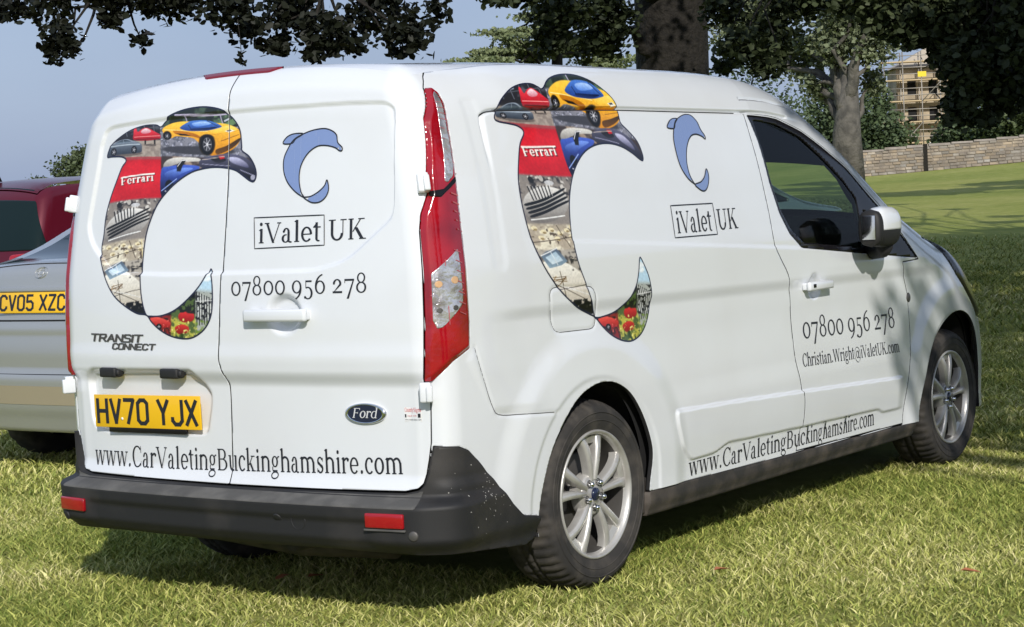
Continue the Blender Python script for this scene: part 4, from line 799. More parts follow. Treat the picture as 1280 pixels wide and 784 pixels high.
# ---- door mirror, folded back against the window
mr=MB()
def ellip(cx,cy,cz,a,b_,c,n=24,m_=14,pw=2.6,zmin=-1,zmax=1):
    VV=[];FF=[]
    for i in range(m_+1):
        t=zmin+(zmax-zmin)*i/m_; rr_=(max(0,1-abs(t)**pw))**(1/pw)
        for k in range(n):
            q=2*PI*k/n; cq,sq=math.cos(q),math.sin(q); e=2/3.2
            VV.append((cx+a*rr_*math.copysign(abs(cq)**e,cq),cy+b_*rr_*math.copysign(abs(sq)**e,sq),cz+c*t))
    for i in range(m_):
        for k in range(n): k2=(k+1)%n; FF.append((i*n+k,i*n+k2,(i+1)*n+k2,(i+1)*n+k))
    FF.append(tuple(range(n))[::-1]); FF.append(tuple(m_*n+k for k in range(n)))
    return VV,FF
for sy in (-1,1):
    cx,cy=2.940,sy*1.010
    a=MB(); a.add(*ellip(cx,cy,1.155,.118,.055,.088,zmin=-.15,zmax=1)); cap=a.out('mirror_cap',white,van)
    a=MB(); a.add(*ellip(cx,cy,1.155,.116,.053,.088,zmin=-1,zmax=-.14)); a.add(*ellip(cx-.104,cy-sy*.004,1.152,.032,.053,.080)); mh=a.out('mirror_housing',blackp,cap)
    a=MB(); a.box((cx-.139,cy-.030,1.105),(cx-.135,cy+.030,1.205),bev=.001); a.out('mirror_glass',chrome,cap)
    a=MB(); a.tube([(cx+.02,cy,1.075),(cx+.07,cy*.965,1.055),(cx+.16,cy*.87,1.055)],[.035,.035,.045],12); a.out('mirror_arm',blackp,cap)
# ================================================================= wheels
def wheel(hx,y,sgn,par):
    wt=thing('wheel',None,None,(0,0,0)) if 0 else None
    M_=Matrix.Translation((hx,y,.318))@Matrix.Rotation(0 if sgn<0 else PI,4,'Z')   # local -y faces outward
    prof=[(.205,.012),(.214,-.002),(.224,-.008),(.240,-.015),(.268,-.021),(.290,-.019),(.302,-.012),(.310,-.002),(.3165,.010),(.3215,.024),(.3255,.046),(.3270,.062),(.3272,.070),(.322,.073),(.322,.079),(.3275,.082),(.3278,.104),(.322,.107),(.322,.113),(.3275,.116),(.326,.150),(.318,.176),(.302,.19),(.25,.196),(.20,.18)]
    def tread(k,j,r,yy):
        if 7<=j<=11 and k%4==0: r-=.0075
        if 15<=j<=19 and (k+2*(j-15))%5==0: r-=.007
        if 8<=j<=9 : yy+=(.002 if k%4==0 else 0)
        return r,yy
    t=MB(); t.lathe(prof,216,M=M_,fn=tread)
    tyre=t.out('tyre',rubber,par)
    # raised sidewall ring
    t=MB(); t.lathe([(.2785,-.0205),(.280,-.0235),(.282,-.0235),(.2835,-.0205)],96,M=M_); t.lathe([(.252,-.0178),(.2532,-.0205),(.2548,-.0205),(.256,-.0190)],96,M=M_); t.out('sidewall_ring',rubber,tyre)
    r_=MB()
    r_.lathe([(.2165,.004),(.2215,-.006),(.2200,-.0115),(.2140,-.0120),(.2080,-.0060),(.2040,.004),(.2010,.014)],120,M=M_); r_.lathe([(.2010,.014),(.1985,.030),(.1965,.075),(.190,.15)],60,1,M=M_)
    # hub disc
    r_.lathe([(.0,-.001),(.030,-.001),(.034,.003),(.046,.004),(.060,.003),(.070,.008),(.074,.020),(.074,.05)],60,M=M_)
    arms=[]
    for p in range(5):
        a0=PI/2+p*2*PI/5
        for s in (-1,1):
            st=[]
            for q in np.linspace(0,1,8):
                rr_=.050+(.2075-.050)*q; ang=a0+s*(math.radians(23)*(1-q)**1.3*.45+math.radians(14.0)*(q**1.15)*1.0+math.radians(1))
                wd_=.0105+.0050*q if q<.80 else .0145+.009*((q-.80)/.20)**2
                yf=.001-.011*math.sin(PI*min(1,q*1.05))*.6+ .010*max(0,q-.8)/.2*.6
                st.append((rr_,ang,wd_,yf))
            arms.append(st)
    for st in arms:
        VV=[];n=8
        for rr_,ang,wd_,yf in st:
            c_,s_=math.cos(ang),math.sin(ang); tx,tz=-s_,c_
            for (o_,dy) in ((-1,.034),(-1,.010),(-.80,.0005),(-.15,-.0020),(.15,-.0020),(.80,.0005),(1,.010),(1,.034)):
                VV.append(M_@Vector((rr_*c_+tx*wd_*o_,yf+dy,rr_*s_+tz*wd_*o_)))
        FF=[(i*n+k,i*n+k+1,(i+1)*n+k+1,(i+1)*n+k) for i in range(len(st)-1) for k in range(n-1)]; r_.add(VV,FF)
    rim=r_.out('rim',[alloy,alloyd],par)
    # web between the two arms of each pair, set back
    for p in range(5):
        a0=PI/2+p*2*PI/5; g=MB()
        pts=[(.045,-.20),(.070,-.16),(.098,-.12),(.098,.12),(.070,.16),(.045,.20)]
        g.add([M_@Vector((r*math.cos(a0+a),.010,r*math.sin(a0+a))) for r,a in pts]+[M_@Vector((r*math.cos(a0+a),.04,r*math.sin(a0+a))) for r,a in pts],[(0,1,2,3,4,5)]+[(i,(i+1)%6,6+(i+1)%6,6+i) for i in range(6)])
        g.out('spoke_web',alloy,rim,smooth=False); g=MB()
        pts=[(.178,-.185),(.204,-.20),(.204,.20),(.178,.185)]
        g.add([M_@Vector((r*math.cos(a0+a),.006 if r>.2 else .012,r*math.sin(a0+a))) for r,a in pts]+[M_@Vector((r*math.cos(a0+a),.04,r*math.sin(a0+a))) for r,a in pts],[(0,1,2,3)]+[(i,(i+1)%4,4+(i+1)%4,4+i) for i in range(4)])
        g.out('spoke_web',alloy,rim,smooth=False)
        an=a0+PI/5; g=MB(); cx_,cz_=.046*math.cos(an),.046*math.sin(an)
        g.lathe([(0,-.016),(.006,-.0155),(.0095,-.012),(.010,.006)],6,M=M_@Matrix.Translation((cx_,0,cz_))); g.out('lug_nut',chrome,rim)
        g=MB(); g.lathe([(.0105,.0028),(.0135,.0015),(.0150,.0035)],20,M=M_@Matrix.Translation((cx_,0,cz_))); g.out('nut_seat',alloyd,rim)
    g=MB(); g.lathe([(0,-.010),(.018,-.0095),(.0225,-.006),(.0235,.001)],36,M=M_@Matrix.Scale(1.0,4)); g.out('hub_cap',navy,rim)
    g=MB(); g.lathe([(.02,.075),(.135,.075),(.140,.078),(.140,.10),(.02,.10)],60,M=M_); g.lathe([(.0,.060),(.06,.062),(.065,.075)],40,M=M_); g.box((-.14,.06,-.05),(-.08,.12,.07),0,M_,.01); g.out('brake_disc',alloyd,par)
    g=MB(); g.lathe([(.0,.15),(.20,.15)],30,M=M_); g.out('wheel_back',darkm,par)
for hx in (HUBX,HUBX2):
    for sg in (-1,1):
        wheel(hx,sg*.855,sg,van)
# ================================================================= neighbouring cars
class Car(Van):
    def __init__(s,tz,wz,rz,L,YP,xr,xf,rr,fr=.25,belt=.90,org=(0,0,0)):
        s.tz,s.wz,s.rz,s.L,s.YP,s.xr,s.xf,s.rr,s.fr,s.org=tz,wz,rz,L,YP,xr,xf,rr,fr,np.array(org,float)
        s.crown=.045; s.belt=belt
    def W(s,x,z):
        w=_ip(z,s.wz); a=np.clip((x-(s.L-1.2))/1.2,0,1.2); b=np.clip((.9-x)/.9,0,1); return w-.17*a**2.4-.07*b**2
    def Rr(s,y,z): return .07*(np.abs(y)/.8)**2.4+_ip(z,s.rz)
    def Fr(s,y,z): return s.L-s.fr*(np.abs(y)/.8)**2.2-.10*np.clip((z-.55)/.4,0,2)**2
    def yp(s,x): return s.YP-.10*np.clip((x-s.L+1.4)/1.0,0,1)
    def zp(s,x): return _ip(x,s.tz)-.16
def make_car(S,nm,label,paint_,hubs,R_,glass_y,rwin,silver=True):
    g=thing(nm,label,'car',tuple(S.org+np.array([S.L/2,0,0]))); um=S.xr-S.rc*PI/2-S.YP; vt=lambda u:S.zp(np.clip(u,S.xr,S.xf))+S.rc*PI/2
    arches=[[(h+ (R_+.05)*math.cos(a),R_+(R_+.05)*math.sin(a)) for a in np.linspace(0,PI,20)]+[(h-R_-.05,0),(h+R_+.05,0)] for h in hubs]
    def dsp(u,v):
        return .010*np.exp(-((v-.76)/.02)**2)-.006*np.exp(-((v-.585)/.006)**2)+.018*(1-sstep(v,.50,.53))-.012*(1-sstep(v,.27,.33))
    side_glass=rounded(glass_y,.05)
    fn=lambda u,v:np.maximum.reduce([v-vt(u)-.0005,.20-v,-sdf(u,v,arches[0]),-sdf(u,v,arches[1]),.004-sdf(u,v,side_glass)])
    panel('body',S,fn,(um,S.xf+S.rc*PI/2+S.YP,.20,1.7),.022,paint_,g,dsp,.03,both=True)
    panel('side_window',S,lambda u,v:sdf(u,v,side_glass),(min(p[0] for p in glass_y),max(p[0] for p in glass_y),min(p[1] for p in glass_y),max(p[1] for p in glass_y)),.03,carglass,g,None,.02,lift=-.004,both=True)
    xs=[S.xr]+list(rwin)+[S.xf]; parts=['boot_lid','rear_window','roof','windscreen','bonnet']; ms=[paint_,carglass,paint_,carglass,paint_]
    for i in range(5):
        if ms[i] is carglass:
            roofgrid(parts[i],xs[i],xs[i+1],-.93,.93,16,20,carglass,S=S,par=g)
            for q0,q1 in ((-1,-.93),(.93,1)): roofgrid('window_pillar',xs[i],xs[i+1],q0,q1,16,3,paint_,S=S,par=g)
        else: roofgrid(parts[i],xs[i],xs[i+1],-1,1,20,20,paint_,S=S,par=g)
    b=MB(); b.box((S.org[0]+.2,S.org[1]-S.YP,.22),(S.org[0]+S.L-.3,S.org[1]+S.YP,.40)); b.out('floor_pan',darkm,g)
    for h in hubs:
        for sg in (-1,1):
            yy=S.org[1]+sg*(S.YP+.17); M_=Matrix.Translation((S.org[0]+h,yy,R_))@Matrix.Rotation(0 if sg<0 else PI,4,'Z')
            t=MB(); t.lathe([(.19,.01),(.24,-.012),(R_-.03,-.012),(R_-.006,.01),(R_,.03),(R_,.15),(R_-.02,.18),(.2,.18)],72,M=M_,fn=lambda k,j,r,y:(r-(.006 if (j in(3,4) and k%3==0) else 0),y)); ty=t.out('tyre',rubber,g)
            t=MB(); t.lathe([(0,.005),(.05,0),(.06,.02),(.19,.012),(.205,.0),(.2,.06),(.02,.10)],40,M=M_); t.out('wheel_rim',alloy,g)
    return g,um
silv=mat('silver_paint',(.46,.465,.45),.30,metal=.55,coat=.8)
redp=mat('dark_red_paint',(.11,.005,.016),.28,metal=.3,coat=.35)
gld=mat('lower_bumper_tan',(.30,.26,.17),.45)
CW=[(.1,.78),(.3,.82),(.5,.85),(.8,.855),(.95,.83),(1.2,.74),(1.5,.62)]
sil=Car([(-.2,1.06),(.05,1.10),(.42,1.155),(.62,1.215),(.95,1.36),(1.25,1.45),(1.8,1.475),(2.4,1.45),(2.75,1.34),(3.3,1.04),(3.7,.95),(4.2,.86),(4.5,.72),(4.7,.5)],CW,[(0,.06),(.35,.0),(.60,.0),(.85,.035),(1.05,.07),(1.3,.2)],4.45,.60,.16,4.10,(.07,.07,.07,.16),org=(2.22,3.60,.03))
sg_,sum_=make_car(sil,'hatchback_car','silver car with a yellow rear plate at the left edge beside the van','' or silv,(.66,3.46),.315,[(.85,.98),(1.25,1.31),(1.9,1.33),(2.6,1.26),(3.05,.98)],(.24,1.22,2.45,3.35))
plateobj('number_plate',sil,sum_-.03,.895,.560,.112,'CV05 XZC',sg_,.014,lambda a,c:0*a)
panel('bumper_insert',sil,lambda u,v:np.maximum(np.abs(v-.40)-.05,np.abs(u-sum_)-.85),(sum_-.9,sum_+.9,.34,.46),.02,gld,sg_,lambda u,v:.021+0*u,0)
b=MB(); M_=boxat(MB(),sil,sum_,1.105,.01,.01,.01,0,None)
for a_,b_ in ((.050,.034),(.019,.032),(.036,.013)):
    Ms=M_@Matrix.Scale(a_,4,(1,0,0))@Matrix.Scale(b_,4,(0,1,0))@Matrix.Rotation(PI/2,4,'X'); dy=0 if a_!=.036 else 0
    b.lathe([(.82,-.006),(.92,-.010),(1,-.006),(1,.002)],32,M=Ms)
b.out('oval_emblem',chrome,sg_)
b=MB(); boxat(b,sil,sum_,.975,.70,.030,.02,.008,None,bev=.006); b.out('boot_trim',silv,sg_)
for o_ in panel('tail_lamp',sil,lambda u,v:sdf(u,v,rounded([(.02,1.03),(.30,1.02),(.34,.84),(.0,.82)],.03)),(-.02,.36,.8,1.05),.012,redl,sg_,lambda u,v:.012+0*u,.02,both=True): pass
cd2=lambda u,v:.010*np.exp(-((v-.76)/.02)**2)-.006*np.exp(-((v-.585)/.006)**2)+.018*(1-sstep(v,.50,.53))-.012*(1-sstep(v,.27,.33))
strip('panel_gap',sil,[(sum_-.9,.800),(sum_+.9,.800)],.009,darkm,sg_,cd2); strip('panel_gap',sil,[(sum_-.85,1.185),(sum_+.85,1.185)],.010,darkm,sg_,cd2); strip('panel_gap',sil,[(sum_-1.0,.515),(sum_+1.0,.515)],.008,trimm,sg_,cd2)
SW=[(.1,.80),(.3,.86),(.6,.90),(.9,.905),(1.05,.88),(1.4,.80),(1.7,.70)]
suv=Car([(-.2,1.50),(.1,1.56),(.25,1.60),(.6,1.655),(1.4,1.68),(2.3,1.66),(2.7,1.60),(3.3,1.20),(3.55,1.12),(4.0,1.06),(4.4,.96),(4.7,.7)],SW,[(0,.05),(.5,0),(.95,.03),(1.1,.06),(1.45,.20),(1.6,.28)],4.55,.66,.30,4.15,(.08,.08,.08,.18),org=(4.35,7.05,.05))
rg_,rum=make_car(suv,'estate_car','dark red car with tinted rear glass behind the silver car at far left','' or redp,(.95,3.60),.35,[(.55,1.14),(.62,1.45),(1.6,1.52),(2.5,1.46),(3.2,1.14)],(.31,.32,2.60,3.45))
panel('tailgate_glass',suv,lambda u,v:sdf(u,v,rounded([(rum-.76,1.56),(rum+.76,1.56),(rum+.86,1.13),(rum-.86,1.13)],.05)),(rum-.9,rum+.9,1.1,1.6),.02,carglass,rg_,lambda u,v:.006+0*u,.01)
for o_ in panel('tail_lamp',suv,lambda u,v:sdf(u,v,rounded([(-.05,1.10),(.30,1.12),(.32,.95),(-.05,.93)],.03)),(-.1,.36,.9,1.15),.015,redl,rg_,lambda u,v:.012+0*u,.02,both=True): pass
b=MB(); a0=Vector((4.75,7.05,1.70)); b.add([a0+Vector(p) for p in ((-.09,0,0),(.11,-.022,0),(.11,.022,0),(.07,-.006,.085),(.09,.006,.085),(.0,0,.05))],[(0,1,3,5),(0,5,4,2),(1,2,4,3),(3,4,5),(0,2,1)]); b.out('fin_aerial',darkm,rg_)
# a green car seen through the van's cab windows
grn=mat('green_silver_paint',(.28,.36,.31),.3,metal=.4,coat=.9)
cc=Car(sil.tz,CW,sil.rz,4.45,.60,.16,4.10,(.07,.07,.07,.16),org=(8.05,4.75,.02))
cg_,_=make_car(cc,'parked_car','pale green car on the far side, seen through the cab window','' or grn,(.86,3.46),.315,[(.85,.98),(1.25,1.31),(1.9,1.33),(2.6,1.26),(3.05,.98)],(.50,1.22,2.45,3.35))
# ================================================================= ground
SQ=np.array([.80986,.58662])   # direction the field runs away in
def gz(x,y):
    t=x*SQ[0]+y*SQ[1]; q=-x*SQ[1]+y*SQ[0]
    f=lambda t:np.where(t<16,0,np.where(t<40,(t-16)**2/48*.0275,(t-28)*.0275))
    z=f(t); z=np.where(t>112,f(np.array(112.))+ .012*(np.minimum(t,900)-112),z)
    return z+.06*np.sin(x*.21+1.3)*np.sin(y*.17)*sstep(t,14,30)+np.clip(-q-20,0,60)*.05*sstep(t,40,105)
def grid2(name,xs,ys,m,kind='structure'):
    X,Y=np.meshgrid(xs,ys,indexing='ij'); Z=gz(X,Y); n=len(ys); Vv=np.stack([X.ravel(),Y.ravel(),Z.ravel()],1)
    Ff=[(i*n+j,(i+1)*n+j,(i+1)*n+j+1,i*n+j+1) for i in range(len(xs)-1) for j in range(n-1)]
    return build(name,Vv,Ff,m,None,kind=kind)
gm=bpy.data.materials.new('field_grass'); gm.use_nodes=True; t=gm.node_tree; b_=t.nodes['Principled BSDF']; b_.inputs['Roughness'].default_value=.95; b_.inputs['Specular IOR Level'].default_value=.1
c_=t.nodes.new('ShaderNodeNewGeometry')
def tn(scale,det=6,rough=.6):
    n=t.nodes.new('ShaderNodeTexNoise'); n.inputs['Scale'].default_value=scale; n.inputs['Detail'].default_value=det; n.inputs['Roughness'].default_value=rough; t.links.new(c_.outputs['Position'],n.inputs['Vector']); return n
def ramp(n,els):
    r=t.nodes.new('ShaderNodeValToRGB'); 
    while len(r.color_ramp.elements)<len(els): r.color_ramp.elements.new(.5)
    for e,(p,c) in zip(r.color_ramp.elements,els): e.position=p; e.color=(*c,1)
    t.links.new(n.outputs['Fac'],r.inputs[0]); return r
r1=ramp(tn(.12,5),[(.35,(.19,.24,.046)),(.5,(.28,.31,.072)),(.66,(.40,.39,.125))]); r2=ramp(tn(2.2,8,.7),[(.3,(.15,.18,.04)),(.52,(.28,.30,.08)),(.72,(.46,.42,.18))])
mm_=t.nodes.new('ShaderNodeMix'); mm_.data_type='RGBA'; mm_.inputs[0].default_value=.5; t.links.new(r1.outputs[0],mm_.inputs[6]); t.links.new(r2.outputs[0],mm_.inputs[7]); t.links.new(mm_.outputs[2],b_.inputs['Base Color'])
bp=t.nodes.new('ShaderNodeBump'); bp.inputs['Strength'].default_value=.8; bp.inputs['Distance'].default_value=.08; t.links.new(tn(9,8,.75).outputs['Fac'],bp.inputs['Height']); t.links.new(bp.outputs[0],b_.inputs['Normal'])
geo=lambda a,b,n:list(np.sign(np.linspace(a,b,n))*np.abs(np.linspace(a,b,n))**2.4)
grid2('ground',geo(-10.5,22.5,110),geo(-13.5,22.5,120),gm)
# ---- grass blades, thick near the camera, coarser further out
def blades(name,d0,d1,dens,hh,ww,seed,marg):
    r=np.random.default_rng(seed); cx,cy=-4.421,-4.386; yaw=.6269; half=math.atan(640/2343.)+marg
    area=half*(d1*d1-d0*d0); n=int(area*dens); d=np.sqrt(r.uniform(d0*d0,d1*d1,n)); d=np.where((d>25)&(r.random(n)<(d-25)/20),d*.55+6,d); a=yaw+r.uniform(-half,half,n)
    x=cx+d*np.cos(a); y=cy+d*np.sin(a)
    # skip the patch hidden deep under the van, and keep clear of the tyres
    k=~((x>.9)&(x<4.6)&(np.abs(y)<.55))
    for hx in (HUBX,HUBX2): k&=~((np.abs(x-hx)<.13)&(np.abs(np.abs(y)-.76)<.11))
    x,y=x[k],y[k]; n=len(x)
    cl=vnoise(x,y,.35,3)*.6+vnoise(x,y,.09,5)*.4; z=gz(x,y)-.004
    h=hh*(.40+1.0*r.random(n)**1.8)*(.45+1.1*cl); w=ww*(.7+.6*r.random(n)); an=r.uniform(0,2*PI,n); lean=(.4+1.5*r.random(n))*h; la=r.uniform(0,2*PI,n)
    bx,by=np.cos(an)*w/2,np.sin(an)*w/2; lx,ly=np.cos(la)*lean,np.sin(la)*lean
    P=np.zeros((n,5,3)); 
    P[:,0]=np.stack([x-bx,y-by,z],1); P[:,1]=np.stack([x+bx,y+by,z],1)
    P[:,2]=np.stack([x+bx*.8+lx*.35,y+by*.8+ly*.35,z+h*.6],1); P[:,3]=np.stack([x-bx*.8+lx*.35,y-by*.8+ly*.35,z+h*.6],1); P[:,4]=np.stack([x+lx,y+ly,z+h],1)
    me=bpy.data.meshes.new(name); me.vertices.add(n*5); me.vertices.foreach_set('co',P.ravel())
    L_=np.arange(n)[:,None]*5; quad_=L_+np.array([[0,1,2,3]]); tri=L_+np.array([[3,2,4]])
    me.loops.add(n*7); me.loops.foreach_set('vertex_index',np.concatenate([quad_,tri],1).ravel().astype(np.int32)); me.polygons.add(n*2)
    ls=np.zeros((n,2),np.int32); ls[:,0]=np.arange(n)*7; ls[:,1]=np.arange(n)*7+4; me.polygons.foreach_set('loop_start',ls.ravel())
    me.update(calc_edges=True); me.validate()
    dry=np.clip(r.random(n)*.75+vnoise(x,y,.6,9)*.45-.28+ .25*(vnoise(x,y,2.2,12)-.5),0,1)[:,None]
    c1=np.array([.15,.20,.036]);c2=np.array([.45,.46,.125]);c3=np.array([.86,.76,.43])
    col=np.where(dry<.5,c1+(c2-c1)*dry*2,c2+(c3-c2)*(dry-.5)*2)*(.75+.5*r.random(n))[:,None]
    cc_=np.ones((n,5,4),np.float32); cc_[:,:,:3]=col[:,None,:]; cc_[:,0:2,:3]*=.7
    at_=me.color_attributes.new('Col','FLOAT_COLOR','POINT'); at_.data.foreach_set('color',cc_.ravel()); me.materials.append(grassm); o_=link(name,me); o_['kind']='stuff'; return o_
grassm=mat('grass_blade',(.1,.15,.03),.6,spec=.2,attr=True)
b_=grassm.node_tree.nodes['Principled BSDF']; b_.inputs['Subsurface Weight'].default_value=0
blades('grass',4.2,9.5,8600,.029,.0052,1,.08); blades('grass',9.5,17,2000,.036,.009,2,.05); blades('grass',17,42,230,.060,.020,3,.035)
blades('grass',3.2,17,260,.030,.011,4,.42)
# fallen leaves
lf=mat('fallen_leaf',(.45,.16,.07),.7)
LL=['small orange fallen leaf in the grass below the number plate','fallen orange leaf right of its twin below the left rear door','small brown leaf in the grass just right of the rear wheel','curled brown leaf in the sunlit grass near the bottom right corner','brown leaf in the sunlit grass below the middle of the sill']
for (x,y) in ((.35,.12),(.42,.02),(1.05,-1.25),(1.32,-2.02),(2.6,-1.9)):
    b=MB(); a=rnd.uniform(0,6); z0=.045; q=[(-.035,0,0),(-.012,.016,.006),(.02,.014,.01),(.038,0,.004),(.02,-.014,.012),(-.012,-.016,.004)]
    b.add([Vector((x+p[0]*math.cos(a)-p[1]*math.sin(a),y+p[0]*math.sin(a)+p[1]*math.cos(a),z0+p[2]+.01)) for p in q],[(0,1,2,3),(0,3,4,5)])
    o_=b.out('fallen_leaf',lf); tag(o_,LL.pop(0),'leaf','fallen leaves on the grass')
# ================================================================= trees
def leafmesh(name,centers,size,colr,m,parent,n,kind='stuff',seed=1,flat=0,shape=6,edge=.0):
    """leaf-sized faces spread through ellipsoid clumps: centers=[(x,y,z,rx,rz[,w])]"""
    r=np.random.default_rng(seed); c=np.array([q[:3] for q in centers]); rx=np.array([q[3] for q in centers]); rz=np.array([q[4] for q in centers]); w=rx*rx*rz; 
    w=w**.75; k=r.choice(len(c),n,p=w/w.sum()); d=r.normal(size=(n,3)); d/=np.linalg.norm(d,axis=1)[:,None]; rad=r.random(n)**(1/2.4)*(1+.18*r.normal(size=n))
    # sub-clumps
    P=c[k]+d*rad[:,None]*np.stack([rx[k],rx[k],rz[k]],1)
    cell=vnoise(P[:,0]+P[:,2]*.7,P[:,1]-P[:,2]*.9,max(size*5,.2),seed); keep=cell>edge; P=P[keep]; n=len(P)
    s=size*(.65+.6*r.random(n)); 
    a=r.normal(size=(n,3)); a[:,2]*=.6; a/=np.linalg.norm(a,axis=1)[:,None]; b=r.normal(size=(n,3)); 
    if flat: b[:,:2]*=.4
    b-=a*(a*b).sum(1)[:,None]; b/=np.linalg.norm(b,axis=1)[:,None]; nn=np.cross(a,b)
    pts=[(-.5,0,0),(-.15,.30,.05),(.22,.24,.04),(.5,0,-.02),(.22,-.24,.05),(-.15,-.30,.04)] if shape==6 else [(-.5,0,0),(0,.32,.06),(.5,0,0),(0,-.32,.06)]
    m_=len(pts); Vv=np.zeros((n,m_,3))
    for i,(p,q,t_) in enumerate(pts): Vv[:,i]=P+(a*p+b*q+nn*t_)*s[:,None]
    me=bpy.data.meshes.new(name); me.vertices.add(n*m_); me.vertices.foreach_set('co',Vv.ravel()-0)
    I=np.arange(n)[:,None]*m_
    if m_==6: idx=np.concatenate([I+np.array([[0,1,2,3]]),I+np.array([[0,3,4,5]])],1); nf=2
    else: idx=I+np.array([[0,1,2,3]]); nf=1
    me.loops.add(n*4*nf); me.loops.foreach_set('vertex_index',idx.ravel().astype(np.int32)); me.polygons.add(n*nf); me.polygons.foreach_set('loop_start',(np.arange(n*nf)*4).astype(np.int32)); me.update(calc_edges=True); me.validate()
    cl=np.array(colr); t=np.clip(.5*vnoise(P[:,0]+P[:,2],P[:,1]+P[:,2]*.5,max(size*9,.5),seed+3)+.5*r.random(n),0,1)[:,None]
    col=cl[0]+(cl[1]-cl[0])*t; cc_=np.ones((n,m_,4),np.float32); cc_[:,:,:3]=col[:,None,:]; at_=me.color_attributes.new('Col','FLOAT_COLOR','POINT'); at_.data.foreach_set('color',cc_.ravel()); me.materials.append(m)
    o_=bpy.data.objects.new(name,me); C.objects.link(o_); 
    if parent: o_.parent=parent; o_.matrix_parent_inverse=wmat(parent).inverted()
    o_['kind']=kind; return o_
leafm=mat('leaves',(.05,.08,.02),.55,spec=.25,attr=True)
bark=mat('bark_dark',(.020,.017,.013),.9,noise=(22,(.008,.007,.006),.35,.75,12),bump=(14,.9,.06))
barkg=mat('bark_grey',(.125,.115,.098),.9,noise=(2.2,(.06,.056,.048),.4,.65,10),bump=(6,.8,.1))
def limb(mb,a,b,r0,r1,seed,n=6,wob=.06,sag=0):
    r=random.Random(seed); a=Vector(a); b=Vector(b); L_=(b-a).length; pts=[];rad=[]
    for i in range(n+1):
        t=i/n; p=a.lerp(b,t)+Vector((r.gauss(0,wob),r.gauss(0,wob),r.gauss(0,wob)))*L_*.5*math.sin(PI*t)+Vector((0,0,sag*math.sin(PI*t)*L_)); pts.append(p); rad.append(r0+(r1-r0)*t**.8)
    mb.tube(pts,rad,8)
    return pts
CROWN=[(5.78,7.94,3.17,.17,.13),(6.35,8.11,3.2,.24,.16),(6.28,7.91,2.94,.16,.17),(6.23,7.96,2.78,.09,.09),(6.28,7.78,2.82,.09,.1),(6.8,7.71,3.31,.36,.17),(7.32,7.63,3.27,.33,.19),(6.98,7.68,2.92,.09,.09),(6.67,7.69,3.1,.14,.1),(7.08,6.73,3.11,.24,.18),(7.42,6.82,2.94,.18,.16),(7.82,6.68,3.1,.3,.22),(7.66,6.7,2.81,.16,.1),(7.77,6.28,2.87,.24,.2),(7.63,6.29,2.69,.11,.06),(8.68,6.45,3.14,.34,.27),(8.15,6.3,2.79,.16,.09),(8.39,5.85,2.86,.24,.17),(8.49,6.05,2.73,.13,.06),(8.86,5.91,3.11,.13,.19)]
CROWN2=[(14.32,8.95,3.91,.4,.14),(15.47,9.04,3.79,.44,.25),(16.65,9.07,3.9,.44,.44),(16.57,9.19,3.47,.37,.26),(15.4,9.14,3.41,.29,.19),(13.42,8.49,3.72,.19,.05),(16.55,7.28,3.68,.31,.27),(15.79,6.6,3.14,.36,.24),(16.1,7.06,2.94,.18,.1),(16.83,6.76,3.38,.31,.42),(15.92,6.35,2.86,.24,.12),(17.0,6.44,3.72,.31,.19),(17.18,6.08,3.77,.31,.15)]
CROWN3=[(15.57,4.8,3.5,.48,.23),(15.78,4.32,3.33,.48,.34),(16.04,3.71,3.23,.57,.54),(15.52,3.65,2.64,.32,.37),(15.48,3.76,2.22,.21,.24),(15.93,3.42,2.45,.32,.38),(15.88,4.09,2.88,.21,.25),(15.3,2.84,2.94,.37,.55),(15.66,4.6,3.12,.15,.1),(15.66,3.57,2.05,.17,.09),(15.78,4.32,3.06,.32,.15),(15.68,4.55,3.22,.40,.18)]
beech=thing('beech_tree','big dark-leaved tree behind the van, trunk above the roof and boughs overhead','tree',(17.93,8.9,0))
mb=MB(); mb.tube([(17.95,8.9,-.1),(17.94,8.9,.5),(17.93,8.9,2.2),(17.9,8.85,4.2),(17.8,8.8,6.5),(17.9,8.7,9.5)],[.68,.55,.50,.50,.42,.26],28); trunk=mb.out('trunk',bark,beech)
br=MB(); top=Vector((17.9,8.85,4.6))
limb(br,(17.7,8.85,4.1),(14.6,9.0,4.4),.20,.07,1,sag=.06); limb(br,(14.6,9.0,4.4),(8.6,7.9,3.95),.07,.03,2,sag=.08); limb(br,(8.6,7.9,3.95),(6.0,8.0,3.3),.022,.008,3); limb(br,(17.9,8.6,4.3),(15.9,4.6,4.2),.20,.06,4,sag=.08); limb(br,(15.9,4.6,4.2),(15.4,2.9,3.4),.06,.02,5)
limb(br,(17.8,8.85,3.2),(16.4,9.15,3.9),.10,.05,6); limb(br,(17.9,8.6,5.4),(11.5,6.4,4.1),.14,.04,7,sag=.08); limb(br,(11.5,6.4,4.1),(7.4,6.3,3.2),.035,.012,8,sag=.03)
for q in (CROWN+CROWN2+CROWN3):
    src=min([(14.6,9.0,4.4),(8.6,7.9,3.95),(7.0,8.0,3.5),(15.9,4.6,4.2),(15.4,3.2,3.7),(11.5,6.4,4.1),(9.3,6.3,3.6),(7.9,6.4,3.4),(16.4,9.1,3.9),(17.7,8.0,4.2),(16.9,6.6,4.2)],key=lambda p:(Vector(p)-Vector(q[:3])).length); limb(br,src,q[:3],.022,.005,hash(q)%97,4,.12)
br.out('branch',bark,trunk,kind='stuff')
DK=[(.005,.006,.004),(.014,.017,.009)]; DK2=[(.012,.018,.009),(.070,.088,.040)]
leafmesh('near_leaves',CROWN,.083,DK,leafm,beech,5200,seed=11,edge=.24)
leafmesh('far_leaves',CROWN2,.105,DK2,leafm,beech,6500,seed=12,edge=.20)
